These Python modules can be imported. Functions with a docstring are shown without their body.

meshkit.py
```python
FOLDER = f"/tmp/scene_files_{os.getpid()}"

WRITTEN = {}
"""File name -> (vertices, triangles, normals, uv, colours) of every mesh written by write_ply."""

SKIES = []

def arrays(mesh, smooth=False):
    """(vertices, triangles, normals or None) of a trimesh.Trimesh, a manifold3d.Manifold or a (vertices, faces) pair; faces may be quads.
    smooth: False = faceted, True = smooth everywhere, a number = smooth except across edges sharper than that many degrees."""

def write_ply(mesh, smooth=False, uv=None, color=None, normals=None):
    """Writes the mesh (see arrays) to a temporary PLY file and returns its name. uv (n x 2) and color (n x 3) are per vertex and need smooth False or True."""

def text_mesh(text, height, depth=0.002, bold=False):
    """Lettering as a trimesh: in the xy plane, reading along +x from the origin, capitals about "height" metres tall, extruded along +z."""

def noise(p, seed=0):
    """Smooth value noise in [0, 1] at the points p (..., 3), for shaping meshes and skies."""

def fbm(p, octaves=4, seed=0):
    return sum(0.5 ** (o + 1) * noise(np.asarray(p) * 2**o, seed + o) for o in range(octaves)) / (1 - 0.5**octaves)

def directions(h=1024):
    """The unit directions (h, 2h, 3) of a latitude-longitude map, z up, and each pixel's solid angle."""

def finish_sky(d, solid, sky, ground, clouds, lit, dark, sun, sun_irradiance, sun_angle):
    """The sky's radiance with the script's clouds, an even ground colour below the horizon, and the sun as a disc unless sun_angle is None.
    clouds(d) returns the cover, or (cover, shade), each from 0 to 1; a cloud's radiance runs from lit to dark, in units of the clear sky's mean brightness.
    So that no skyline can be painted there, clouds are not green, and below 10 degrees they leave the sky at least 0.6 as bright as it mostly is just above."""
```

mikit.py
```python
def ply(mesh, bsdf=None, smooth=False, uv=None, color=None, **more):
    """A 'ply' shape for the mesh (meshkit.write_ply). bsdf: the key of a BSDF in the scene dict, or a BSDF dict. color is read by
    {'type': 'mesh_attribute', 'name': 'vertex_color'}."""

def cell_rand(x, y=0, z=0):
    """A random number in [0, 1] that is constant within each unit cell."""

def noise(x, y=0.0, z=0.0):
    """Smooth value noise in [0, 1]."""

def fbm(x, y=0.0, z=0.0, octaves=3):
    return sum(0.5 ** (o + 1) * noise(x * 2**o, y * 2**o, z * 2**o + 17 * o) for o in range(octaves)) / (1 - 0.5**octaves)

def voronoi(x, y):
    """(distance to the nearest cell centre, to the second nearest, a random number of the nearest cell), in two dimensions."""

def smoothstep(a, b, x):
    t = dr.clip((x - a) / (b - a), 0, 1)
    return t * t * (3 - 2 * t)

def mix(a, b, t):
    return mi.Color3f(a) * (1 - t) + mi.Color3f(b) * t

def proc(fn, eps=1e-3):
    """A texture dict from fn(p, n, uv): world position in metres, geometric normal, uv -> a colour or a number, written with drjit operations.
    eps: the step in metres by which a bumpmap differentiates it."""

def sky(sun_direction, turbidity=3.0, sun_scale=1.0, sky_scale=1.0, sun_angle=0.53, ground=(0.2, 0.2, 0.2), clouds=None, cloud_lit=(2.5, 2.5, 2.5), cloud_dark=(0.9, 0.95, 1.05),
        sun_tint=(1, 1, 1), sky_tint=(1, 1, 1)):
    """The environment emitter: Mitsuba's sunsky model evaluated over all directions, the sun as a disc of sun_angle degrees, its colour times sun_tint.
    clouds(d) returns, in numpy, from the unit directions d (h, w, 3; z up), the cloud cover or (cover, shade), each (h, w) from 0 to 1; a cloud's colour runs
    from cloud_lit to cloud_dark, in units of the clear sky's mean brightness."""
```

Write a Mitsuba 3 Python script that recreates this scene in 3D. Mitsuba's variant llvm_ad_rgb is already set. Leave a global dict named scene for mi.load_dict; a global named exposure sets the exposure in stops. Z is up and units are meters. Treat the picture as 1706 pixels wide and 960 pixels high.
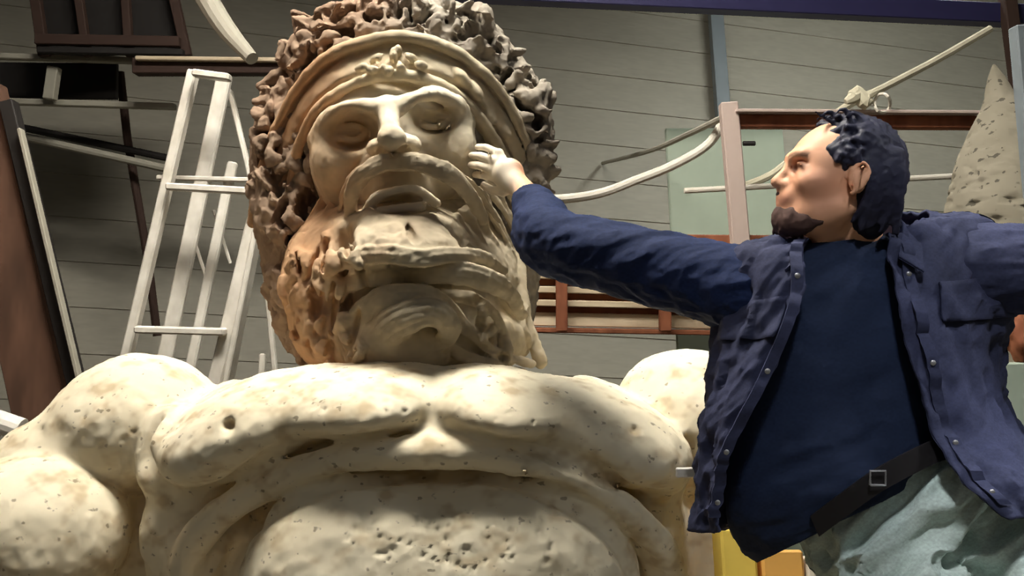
import math, random
import numpy as np, trimesh
import mitsuba as mi, drjit as dr
import mikit, meshkit
from mikit import noise as mnoise, fbm as mfbm, smoothstep as mss, mix as mmix

T = mi.ScalarTransform4f
scene, labels = {}, {}
rng = np.random.default_rng(7)

# ---------------------------------------------------------------- camera, sky, exposure
FOV, PITCH, CAM = 58.0, math.radians(17.0), np.array([0.0, 0.0, 0.8])
F = 853.0 / math.tan(math.radians(FOV / 2))
RIGHT = np.array([1.0, 0, 0])
FWD = np.array([0, math.cos(PITCH), math.sin(PITCH)])
UP = np.array([0, -math.sin(PITCH), math.cos(PITCH)])
scene['camera'] = {'type': 'perspective', 'fov': FOV, 'fov_axis': 'x', 'near_clip': 0.05, 'far_clip': 200.0,
                   'to_world': T().look_at(origin=CAM.tolist(), target=(CAM + FWD).tolist(), up=[0, 0, 1])}
exposure = 0.35
scene['sky'] = mikit.sky([0.25, 0.75, 0.6], turbidity=6.0, sun_scale=0.0, sky_scale=1.3, ground=(0.18, 0.17, 0.15),
                         clouds=lambda d: np.full(d.shape[:2], 0.85), cloud_lit=(1.1, 1.08, 1.02), cloud_dark=(0.9, 0.92, 0.95))

# ---------------------------------------------------------------- helpers
def C(px, py, d):
    """photo position at depth d (metres along the lens axis) in lens-aligned coordinates (right, up, back)"""
    return np.array([(px - 853.0) / F * d, (480.0 - py) / F * d, -d])

def W(v):
    v = np.asarray(v, float)
    return CAM + v[..., :1] * RIGHT + v[..., 1:2] * UP - v[..., 2:3] * FWD

def at(px, py, d):
    return W(C(px, py, d))

def sm(a, b, x):
    t = np.clip((x - a) / (b - a), 0, 1)
    return t * t * (3 - 2 * t)

def spline(pts, n):
    """Catmull-Rom through rows of numbers (any columns)"""
    p = np.asarray(pts, float)
    if len(p) == 2:
        t = np.linspace(0, 1, n)[:, None]
        return p[0] * (1 - t) + p[1] * t
    q = np.vstack([2 * p[0] - p[1], p, 2 * p[-1] - p[-2]])
    u = np.linspace(0, len(p) - 1 - 1e-9, n)
    i = u.astype(int); t = (u - i)[:, None]
    a, b, c, d = q[i], q[i + 1], q[i + 2], q[i + 3]
    return 0.5 * (2 * b + (c - a) * t + (2 * a - 5 * b + 4 * c - d) * t**2 + (3 * b - a - 3 * c + d) * t**3)

def rotm(ax=0, ay=0, az=0):
    ax, ay, az = map(math.radians, (ax, ay, az))
    cx, sx, cy, sy, cz, sz = math.cos(ax), math.sin(ax), math.cos(ay), math.sin(ay), math.cos(az), math.sin(az)
    return np.array([[cz, -sz, 0], [sz, cz, 0], [0, 0, 1]]) @ np.array([[cy, 0, sy], [0, 1, 0], [-sy, 0, cy]]) @ np.array([[1, 0, 0], [0, cx, -sx], [0, sx, cx]])

class Vol:
    """a signed distance field on a grid, modelled by adding and cutting rounded forms, and turned into one closed mesh"""
    def __init__(s, *axes):
        s.ax = [np.asarray(a, np.float32) for a in axes]
        s.d = np.full([len(a) for a in s.ax], 9.0, np.float32)

    def _at(s, lo, hi):
        sl = tuple(slice(max(0, np.searchsorted(a, l) - 1), min(len(a), np.searchsorted(a, h) + 1)) for a, l, h in zip(s.ax, lo, hi))
        if any(q.stop <= q.start for q in sl):
            return None, None
        return sl, np.meshgrid(*[a[q] for a, q in zip(s.ax, sl)], indexing='ij', sparse=True)

    def _join(s, sl, v, k, cut):
        a = s.d[sl]
        if cut:
            a, v = -a, v
        if k > 0:
            h = np.maximum(k - np.abs(a - v), 0) / k
            r = np.minimum(a, v) - h * h * k * 0.25
        else:
            r = np.minimum(a, v)
        if cut:
            # cutting: max(a, -v) = -min(-a, v)
            r = -r
        s.d[sl] = r

    def ell(s, c, r, R=None, k=0.0, cut=False):
        c, r = np.asarray(c, float), np.asarray(r, float)
        m = r.max() * 1.02 + k + 0.02
        sl, g = s._at(c - m, c + m)
        if sl is None:
            return s
        p = [gi - ci for gi, ci in zip(g, c)]
        if R is not None:
            p = [sum(R[j, i] * p[j] for j in range(3)) for i in range(3)]
        k0 = np.sqrt(sum((pi / ri) ** 2 for pi, ri in zip(p, r)))
        k1 = np.sqrt(sum((pi / ri**2) ** 2 for pi, ri in zip(p, r))) + 1e-6
        s._join(sl, (k0 * (k0 - 1) / k1).astype(np.float32), k, cut)
        return s

    def tube(s, pts, rad, k=0.0, cut=False, flat=None):
        pts = np.asarray(pts, float)
        rad = np.broadcast_to(np.asarray(rad, float), (len(pts),))
        m = rad.max() + k + 0.012
        sl, g = s._at(pts.min(0) - m, pts.max(0) + m)
        if sl is None:
            return s
        best = None
        for a, b, ra, rb in zip(pts[:-1], pts[1:], rad[:-1], rad[1:]):
            ab = b - a
            l2 = float(ab @ ab) + 1e-12
            t = np.clip(sum((gi - ai) * bi for gi, ai, bi in zip(g, a, ab)) / l2, 0, 1)
            q = [gi - ai - t * bi for gi, ai, bi in zip(g, a, ab)]
            v = np.sqrt(q[0]**2 + q[1]**2 + q[2]**2) - (ra + (rb - ra) * t)
            best = v if best is None else np.minimum(best, v)
        s._join(sl, best.astype(np.float32), k, cut)
        return s

    def half(s, c, n, k=0.0):
        """keep only the side of the plane that n points away from"""
        g = np.meshgrid(*s.ax, indexing='ij', sparse=True)
        v = sum((gi - ci) * ni for gi, ci, ni in zip(g, c, n))
        s.d = np.maximum(s.d, v.astype(np.float32))
        return s

    def surf(s, px, py, miss=2.8):
        """depth of the first surface behind a photo position"""
        D = -s.ax[2][::-1]
        X, Y = (px - 853) / F * D, (480 - py) / F * D
        i = np.clip(np.searchsorted(s.ax[0], X), 0, len(s.ax[0]) - 1)
        j = np.clip(np.searchsorted(s.ax[1], Y), 0, len(s.ax[1]) - 1)
        v = s.d[i, j, np.arange(len(D))[::-1]]
        h = np.nonzero(v < 0)[0]
        return float(D[h[0]]) if len(h) else miss

    def mesh(s):
        d = s.d.copy()
        for a in range(3):
            for e in (0, -1):
                ix = [slice(None)] * 3; ix[a] = e
                d[tuple(ix)] = np.maximum(d[tuple(ix)], 1e-4)
        d[d == 0] = 1e-6
        q = (d < 0).astype(np.uint8)
        cnt = sum(q[i:q.shape[0] - 1 + i, j:q.shape[1] - 1 + j, k:q.shape[2] - 1 + k] for i in (0, 1) for j in (0, 1) for k in (0, 1))
        cells = np.argwhere((cnt > 0) & (cnt < 8))
        idx = np.full(cnt.shape, -1, np.int32)
        idx[tuple(cells.T)] = np.arange(len(cells))
        co = [(i, j, k) for i in (0, 1) for j in (0, 1) for k in (0, 1)]
        val = {c: d[cells[:, 0] + c[0], cells[:, 1] + c[1], cells[:, 2] + c[2]] for c in co}
        pos = {c: np.stack([s.ax[m][cells[:, m] + c[m]] for m in range(3)], 1) for c in co}
        acc, w = np.zeros((len(cells), 3)), np.zeros(len(cells))
        for a in co:
            for m in range(3):
                if a[m] == 0:
                    b = tuple(1 if n == m else a[n] for n in range(3))
                    cr = (val[a] < 0) != (val[b] < 0)
                    t = np.where(cr, val[a] / np.where(cr, val[a] - val[b], 1), 0)[:, None]
                    acc += np.where(cr[:, None], pos[a] * (1 - t) + pos[b] * t, 0)
                    w += cr
        v = acc / w[:, None]
        faces = []
        for m in range(3):
            n, o = (m + 1) % 3, (m + 2) % 3
            lo = [slice(None)] * 3; hi = [slice(None)] * 3
            lo[m], hi[m] = slice(0, -1), slice(1, None)
            A, B = q[tuple(lo)], q[tuple(hi)]
            e = np.argwhere(A != B)
            e = e[(e[:, n] > 0) & (e[:, o] > 0) & (e[:, n] < q.shape[n] - 1) & (e[:, o] < q.shape[o] - 1)]
            inside = A[tuple(e.T)] == 1
            def cell(dn, do):
                c = e.copy(); c[:, n] += dn; c[:, o] += do
                return idx[tuple(c.T)]
            f = np.stack([cell(-1, -1), cell(0, -1), cell(0, 0), cell(-1, 0)], 1)
            f[~inside] = f[~inside][:, ::-1]
            faces.append(f)
        f = np.vstack(faces)
        tri = np.vstack([f[:, [0, 1, 2]], f[:, [0, 2, 3]]])
        return trimesh.Trimesh(v, tri, process=False)

def axis(lo, hi, h, *fine):
    """grid positions from lo to hi with step h, finer between (a, b, step)"""
    out, x = [], lo
    while x < hi:
        out.append(x)
        st = h
        for a, b, fh in fine:
            if a - h < x < b:
                st = min(st, fh)
        x += st
    out.append(hi)
    return np.array(out)

def rough(m, amps, seed=0):
    """hand-worked unevenness: pushes the surface in and out"""
    n = np.array(m.vertex_normals)
    v = np.array(m.vertices)
    for i, (f, a) in enumerate(amps):
        v += n * ((meshkit.fbm(m.vertices * f, 2, seed + i) - 0.5) * 2 * a)[:, None]
    return trimesh.Trimesh(v, m.faces, process=False)

def to_world(m):
    return trimesh.Trimesh(W(m.vertices), m.faces, process=False)

used = {}
def numbered(name):
    used[name] = used.get(name, 0) + 1
    return name if used[name] == 1 else f'{name}_{used[name] - 1:03d}'

def obj(name, mesh, mat, parent=None, smooth=False, color=None, label=None, cat=None, group=None, kind=None, **kw):
    key = numbered(name if parent is None else f'{parent}__{name}')
    scene[key] = mesh if isinstance(mesh, dict) else mikit.ply(mesh, mat, smooth=smooth, color=color, **kw)
    tag(key, label, cat, group, kind)
    return key

def thing(name, label, cat, group=None):
    key = numbered(name)
    tag(key, label, cat, group)
    return key

def tag(key, label=None, cat=None, group=None, kind=None):
    e = {k: v for k, v in (('label', label), ('category', cat), ('group', group), ('kind', kind)) if v}
    if e:
        labels[key] = e

def box(lo, hi, bevel=0.0):
    lo, hi = np.asarray(lo, float), np.asarray(hi, float)
    if bevel <= 0:
        return trimesh.creation.box(bounds=[lo, hi])
    c, e = (lo + hi) / 2, (hi - lo) / 2
    b = min(bevel, e.min() * 0.45)
    pts = [c + np.array([sx, sy, sz]) * (e - [(0 if a == 0 else b), (0 if a == 1 else b), (0 if a == 2 else b)])
           for sx in (-1, 1) for sy in (-1, 1) for sz in (-1, 1) for a in range(3)]
    return trimesh.convex.convex_hull(np.array(pts))

def bar(p, q, w, h, side=(0, 0, 1), bevel=0.004):
    """a straight bar from p to q; h is its size along 'side', w across"""
    p, q = np.asarray(p, float), np.asarray(q, float)
    z = q - p; L = np.linalg.norm(z); z /= L
    y = np.asarray(side, float); y = y - z * (y @ z); y /= np.linalg.norm(y)
    x = np.cross(y, z)
    m = box([-w / 2, -h / 2, 0], [w / 2, h / 2, L], bevel)
    return trimesh.Trimesh(p + m.vertices[:, :1] * x + m.vertices[:, 1:2] * y + m.vertices[:, 2:3] * z, m.faces, process=False)

def pipe(pts, rad, sides=10, n=None, caps=True):
    p = np.asarray(pts, float)
    if n:
        p = spline(p, n)
    rad = np.broadcast_to(np.asarray(rad, float), (len(p),)) if np.ndim(rad) == 0 or len(rad) == len(p) else np.interp(np.linspace(0, 1, len(p)), np.linspace(0, 1, len(rad)), rad)
    t = np.gradient(p, axis=0); t /= np.linalg.norm(t, axis=1, keepdims=True)
    a = np.cross(t, [0.13, 0.31, 0.94]); a /= np.linalg.norm(a, axis=1, keepdims=True)
    b = np.cross(t, a)
    th = np.arange(sides) * 2 * np.pi / sides
    v = (p[:, None] + rad[:, None, None] * (np.cos(th)[None, :, None] * a[:, None] + np.sin(th)[None, :, None] * b[:, None])).reshape(-1, 3)
    i, j = np.meshgrid(np.arange(len(p) - 1), np.arange(sides), indexing='ij')
    i, j = i.ravel(), j.ravel(); k = (j + 1) % sides
    f = np.vstack([np.stack([i * sides + j, i * sides + k, (i + 1) * sides + k], 1), np.stack([i * sides + j, (i + 1) * sides + k, (i + 1) * sides + j], 1)])
    if caps:
        e = (len(p) - 1) * sides
        v = np.vstack([v, p[0], p[-1]])
        jj = np.arange(sides); kk = (jj + 1) % sides
        f = np.vstack([f, np.stack([kk, jj, np.full(sides, len(v) - 2)], 1), np.stack([e + jj, e + kk, np.full(sides, len(v) - 1)], 1)])
    return trimesh.Trimesh(v, f, process=False)

def cat_mesh(*ms):
    return trimesh.util.concatenate(ms)

# ---------------------------------------------------------------- materials
def rgb(*c):
    return {'type': 'rgb', 'value': list(c)}

def S(r, g, b):
    """sRGB 0..255 -> linear"""
    return tuple(((c / 255 + 0.055) / 1.055) ** 2.4 if c > 10 else c / 255 / 12.92 for c in (r, g, b))

def plain(name, col, rough_=0.6, metallic=0.0, **kw):
    scene[name] = {'type': 'twosided', 'bsdf': {'type': 'principled', 'base_color': rgb(*col), 'roughness': rough_, 'metallic': metallic, 'specular': 0.3, **kw}}

def textured(name, fn, rough_=0.8, **kw):
    scene[name] = {'type': 'twosided', 'bsdf': {'type': 'principled', 'base_color': mikit.proc(fn), 'roughness': rough_, 'specular': 0.25, **kw}}

VC = {'type': 'mesh_attribute', 'name': 'vertex_color'}
scene['mat_vertex'] = {'type': 'twosided', 'bsdf': {'type': 'principled', 'base_color': VC, 'roughness': 0.85, 'specular': 0.2}}
scene['mat_skin'] = {'type': 'twosided', 'bsdf': {'type': 'principled', 'base_color': VC, 'roughness': 0.5, 'specular': 0.35}}

def siding(p, n, uv):
    g = mfbm(p.x * 1.3, p.z * 3.0, p.y * 0.7)
    s = mfbm(p.x * 14.0, p.z * 60.0, 3.0)
    c = mmix(S(150, 146, 134), S(170, 165, 152), g)
    return c * (0.90 + 0.15 * s)
textured('mat_siding', siding, 0.55)

def rust_wood(p, n, uv):
    g = mfbm(p.x * 25.0, p.y * 25.0, p.z * 6.0)
    return mmix(S(92, 48, 34), S(158, 100, 72), g)
textured('mat_rust', rust_wood, 0.8)

def pale_wood(p, n, uv):
    g = mfbm(p.x * 8.0, p.y * 30.0, p.z * 30.0)
    return mmix(S(176, 156, 128), S(222, 206, 180), g)
textured('mat_pale_wood', pale_wood, 0.7)

def concrete(p, n, uv):
    return mmix(S(70, 66, 58), S(100, 95, 84), mfbm(p.x * 3, p.y * 3, p.z * 3))
textured('mat_concrete', concrete, 0.85)

def alu(p, n, uv):
    g = mfbm(p.x * 30.0, p.y * 30.0, p.z * 14.0)
    return mmix(S(196, 190, 178), S(242, 238, 230), g)
textured('mat_aluminium', alu, 0.45)

def pitted(p, n, uv):
    a = mfbm(p.x * 6.0, p.y * 6.0, p.z * 6.0)
    b = mfbm(p.x * 40.0, p.y * 40.0, p.z * 40.0)
    return mmix(S(112, 106, 92), S(140, 134, 120), a) * mi.Color3f(1 - 0.6 * mss(0.66, 0.74, b))
textured('mat_pitted', pitted, 0.9)

def timber(p, n, uv):
    g = mfbm(p.x * 20.0, p.y * 20.0, p.z * 3.0)
    return mmix(S(62, 46, 38), S(118, 86, 70), g)
textured('mat_timber', timber, 0.8)

plain('mat_dark', S(34, 31, 30), 0.7)
plain('mat_dark_brown', S(58, 42, 36), 0.75)
plain('mat_navy_steel', S(44, 42, 78), 0.5)
plain('mat_grey_steel', S(120, 128, 134), 0.5)
plain('mat_pink_steel', S(178, 160, 152), 0.6)
plain('mat_pale', S(214, 208, 196), 0.6)
plain('mat_rail', S(150, 146, 134), 0.6)
plain('mat_white', S(236, 232, 224), 0.5)
plain('mat_rope', S(196, 190, 168), 0.9)
plain('mat_mint', S(160, 172, 156), 0.5)
plain('mat_yellow', S(228, 200, 96), 0.6)
plain('mat_orange', S(222, 170, 92), 0.6)
plain('mat_steel', S(170, 170, 172), 0.35, 0.8)
plain('mat_leather', S(24, 22, 24), 0.5)
plain('mat_roof', S(70, 70, 66), 0.8)
plain('mat_lamp', S(60, 62, 66), 0.5)

# ---------------------------------------------------------------- lamps
def lamp(label, c, aim, w, h, power, cat='lamp', cord=None, shade=0.0):
    t = thing('unseen_lamp', label, cat)
    c = np.asarray(c, float); z = np.asarray(aim, float) - c; z /= np.linalg.norm(z)
    x = np.cross(z, [0, 1, 0.01]); x /= np.linalg.norm(x); y = np.cross(z, x)
    def place(m):
        return trimesh.Trimesh(c + m.vertices[:, :1] * x + m.vertices[:, 1:2] * y + m.vertices[:, 2:3] * z, m.faces, process=False)
    obj('housing', place(box([-w / 2 - .03, -h / 2 - .03, -.10], [w / 2 + .03, h / 2 + .03, -.01], .02)), 'mat_lamp', t)
    e = trimesh.Trimesh([[-w / 2, -h / 2, 0], [w / 2, -h / 2, 0], [w / 2, h / 2, 0], [-w / 2, h / 2, 0]], [[0, 1, 2], [0, 2, 3]], process=False)
    obj('diffuser', place(e), 'mat_white', t, emitter={'type': 'area', 'radiance': rgb(*power)})
    if shade:                                               # barn doors added to keep the beam off the torso
        for lo, hi in (([-w/2-.03, -h/2-.03, 0], [-w/2-.02, h/2+.03, shade]), ([w/2+.02, -h/2-.03, 0], [w/2+.03, h/2+.03, shade]), ([-w/2-.03, -h/2-.03, 0], [w/2+.03, -h/2-.02, shade]), ([-w/2-.03, h/2+.02, 0], [w/2+.03, h/2+.03, shade])):
            obj('barn_door', place(box(lo, hi)), 'mat_lamp', t)
    if cord is not None:
        obj('hanger', pipe([c - z * .1, cord], .012), 'mat_lamp', t)
    return t
lamp('large ceiling lamp over the statue', (-0.3, 1.25, 3.9), (-0.2, 2.1, 1.4), 1.5, 0.6, (50, 47.5, 41.5), cord=(-0.3, 1.1, 6.2))
lamp('warm work lamp left of the statue', (-1.9, 2.0, 2.9), (-0.2, 2.5, 1.6), 0.5, 0.5, (6, 4.4, 3.1), cord=(-2.1, 1.9, 6.2))
lamp('unseen lamp added to brighten the back wall', (2.3, 4.0, 4.6), (3.6, 6.0, 2.0), 1.2, 0.5, (26, 27, 25), cord=(2.3, 3.8, 6.3))  # added out of view to lift the wall brightness

lamp('unseen lamp added to light the man', (2.7, 0.45, 3.1), (1.2, 1.85, 0.95), 0.3, 0.3, (230, 234, 238), cord=(2.8, 0.3, 6.2), shade=0.8)  # added light from the upper right for jacket and jeans, out of view

lamp('work lamp in front of the man\'s legs', (0.35, -0.45, 2.75), (1.12, 1.75, 0.78), 0.26, 0.26, (210, 214, 216), cord=(0.3, -0.7, 6.2), shade=0.75)  # extra unseen light, added because the jeans came out dark

# ---------------------------------------------------------------- hall
YAW = math.radians(12.5)
WD = np.array([math.cos(YAW), math.sin(YAW), 0])         # along the back wall
WN = np.array([math.sin(YAW), -math.cos(YAW), 0])        # out of it, into the hall
W0 = np.array([0, 6.0, 0])
obj('floor', box([-6, -5, -.1], [6.5, 9, 0]), 'mat_concrete', kind='structure')
wall = obj('wall_back', bar(W0 - 6.0 * WD - .12 * WN + [0, 0, 3.0], W0 + 6.6 * WD - .12 * WN + [0, 0, 3.0], .1, 6.2), 'mat_siding', kind='structure')
NB = 21
for i in range(NB):                                        # lapped siding boards, each one tilted out at its foot
    z0 = 0.02 + i * 0.29
    a, b = W0 - 6.0 * WD, W0 + 6.6 * WD
    q = []
    for p in (a, b):
        for off, z in ((-.07, z0), (-.026, z0 + .002), (-.035, z0 + .2915), (-.07, z0 + .291)):
            q.append(p + WN * off + [0, 0, z])
    f = [[0, 1, 5], [0, 5, 4], [1, 2, 6], [1, 6, 5], [2, 3, 7], [2, 7, 6], [3, 0, 4], [3, 4, 7], [0, 3, 2], [0, 2, 1], [4, 5, 6], [4, 6, 7]]
    obj('siding_board', trimesh.Trimesh(q, f, process=False), 'mat_siding', wall)
obj('wall_left', box([-5.6, -5, 0], [-5.5, 6, 6.3]), 'mat_roof', kind='structure')
obj('wall_right', cat_mesh(box([5.5, -5, 0], [5.6, 3.2, 6.3]), box([5.5, 5.4, 0], [5.6, 8, 6.3]), box([5.5, 3.2, 0], [5.6, 5.4, 1.0]), box([5.5, 3.2, 3.8], [5.6, 5.4, 6.3])), 'mat_siding', kind='structure')
obj('ceiling', box([-6, -5, 6.2], [6.5, 9, 6.3]), 'mat_roof', kind='structure')

def on_wall(px, py, out=0.0):
    """where the ray of a photo position meets the plane 'out' in front of the back wall"""
    r = W(C(px, py, 1.0)) - CAM
    return CAM + r * (((W0 + WN * out - CAM) @ WN) / (r @ WN))

# roof beam and columns
obj('roof_beam', bar(at(560, -26, 4.1), at(1700, 27, 4.35), .09, .092, UP), 'mat_navy_steel', label='dark navy steel beam running across the top of the hall', cat='beam')
obj('steel_column', bar(on_wall(1192, 24, .09) + [0, 0, .6], on_wall(1192, 24, .09) * [1, 1, 0] , .10, .10, FWD), 'mat_grey_steel', label='blue-grey steel column standing against the siding wall', cat='column')
obj('beam_post', bar(at(1676, -20, 4.3), at(1680, 60, 4.3) - [0, 0, .4], .06, .06, FWD), 'mat_dark_brown', label='short dark post at the right end of the navy beam', cat='post')
obj('grey_post', bar(at(1697, 44, 2.75), at(1722, 330, 2.75), .04, .05, FWD), 'mat_grey_steel', label='grey post at the right edge beside the cone-shaped plaster form', cat='post')
obj('pale_streak', pipe([at(322, -40, 3.6), at(372, 42, 3.5), at(420, 98, 3.4)], [.045, .04, .025], 12, n=8), 'mat_rail', label='pale tube added for a blurred white streak slanting towards the statue head', cat='pipe')  # tube added to stand in for a blurred bright streak

# dark corner on the left: rails, crate, leaning timber
obj('metal_rail', bar(at(-60, 92, 4.6), at(300, 104, 4.6), .05, .028, UP), 'mat_rail', label='upper pale metal rail crossing the dark corner', cat='rail')
obj('metal_rail', bar(at(-60, 167, 4.7), at(292, 178, 4.7), .05, .03, UP), 'mat_rail', label='lower pale metal rail crossing the dark corner', cat='rail')
obj('wooden_beam', bar(at(225, 112, 4.5), at(470, 112, 4.5), .08, .075, UP), 'mat_dark_brown', label='dark brown wooden beam above the ladder top', cat='beam')
obj('metal_strip', bar(at(228, 98, 4.45), at(470, 101, 4.45), .05, .02, UP), 'mat_pale_wood', label='thin pale strip lying on the dark beam above the ladder', cat='strip')
obj('dark_panel', bar(at(-60, 134, 4.9), at(196, 136, 4.9), .03, .19, UP), 'mat_dark', label='black board between the two pale rails', cat='board')
obj('stub_post', bar(at(91, 112, 4.6), at(83, 166, 4.6), .055, .05, FWD), 'mat_rail', label='short grey post standing between the two rails', cat='post')
obj('diagonal_pipe', pipe([at(-40, 210, 4.9), at(290, 284, 4.9)], .022), 'mat_rail', label='grey pipe slanting behind the ladder, the lower of two', cat='pipe')
obj('diagonal_pipe', pipe([at(10, 207, 4.95), at(292, 266, 4.95)], .02), 'mat_dark', label='black pipe slanting behind the ladder, the upper of two', cat='pipe')
obj('thin_pole', pipe([at(200, 120, 5.02), at(212, 230, 5.02), at(246, 430, 5.02), at(262, 560, 5.02)], .022), 'mat_dark_brown', label='thin dark pole leaning on the wall left of the ladder', cat='pole')
cr = thing('hanging_crate', 'dark slatted crate hanging in the top left corner', 'crate')
obj('back_board', bar(at(180, -30, 4.65), at(190, 92, 4.65), .70, .03, FWD), 'mat_dark', cr)
for x0, x1, w in ((56, 74, .05), (128, 146, .04), (208, 216, .04), (284, 312, .045)):
    obj('slat', bar(at(x0, -30, 4.55), at(x1, 94, 4.55), w, .04, FWD), 'mat_dark_brown', cr)
obj('rim', bar(at(60, 66, 4.5), at(300, 70, 4.5), .04, .05, UP), 'mat_dark_brown', cr)
obj('rim', bar(at(64, 84, 4.5), at(306, 88, 4.5), .04, .03, UP), 'mat_dark', cr)
tm = thing('leaning_timber', 'wide brown timber leaning in the dark corner beside the statue arm', 'timber')
obj('plank', bar(at(-42, 150, 3.3), at(92, 760, 3.2), .19, .09, FWD), 'mat_timber', tm)
obj('edge_iron', bar(at(14, 170, 3.25), at(140, 690, 3.15), .05, .05, FWD), 'mat_dark', tm)
obj('edge_strip', bar(at(34, 215, 3.2), at(146, 690, 3.1), .015, .03, FWD), 'mat_rail', tm)
obj('white_pipe', pipe([at(-40, 690, 2.75), at(36, 716, 2.75)], .034, 14), 'mat_white', label='white pipe end behind the statue arm at the left edge', cat='pipe')

# ladder
ld = thing('step_ladder', 'dusty aluminium ladder standing behind the statue shoulder', 'ladder')
def rail(p0, p1, w, t, name='side_rail', d=3.3):
    return obj(name, bar(at(*p0, d), at(*p1, d - .05), w, t, FWD, .006), 'mat_aluminium', ld)
rail((323, 118), (196, 660), .034, .05)
rail((436, 320), (352, 670), .05, .05)
rail((440, 330), (374, 670), .02, .08)
rail((374, 128), (262, 660), .055, .03, 'brace_plate', 3.42)
rail((388, 270), (308, 660), .036, .03, 'brace_plate', 3.42)
rail((383, 150), (442, 400), .018, .03, 'back_leg', 3.55)
rail((436, 390), (464, 680), .018, .03, 'back_leg', 3.55)
rail((438, 590), (434, 680), .022, .03, 'back_leg', 3.4)
for (a, b, d) in (((278, 311), (424, 319), 3.24), ((226, 549), (376, 553), 3.22), ((322, 122), (384, 130), 3.24)):
    obj('rung', bar(at(*a, d), at(*b, d), .045, .026, UP, .008), 'mat_aluminium', ld)
obj('rung', bar(at(262, 296, 3.4), at(416, 300, 3.4), .03, .018, UP), 'mat_aluminium', ld)
for a, b in (((322, 396), (346, 470)), ((356, 350), (384, 440)), ((382, 300), (360, 420))):
    obj('cross_brace', bar(at(*a, 3.5), at(*b, 3.5), .012, .012, FWD), 'mat_aluminium', ld)

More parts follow.
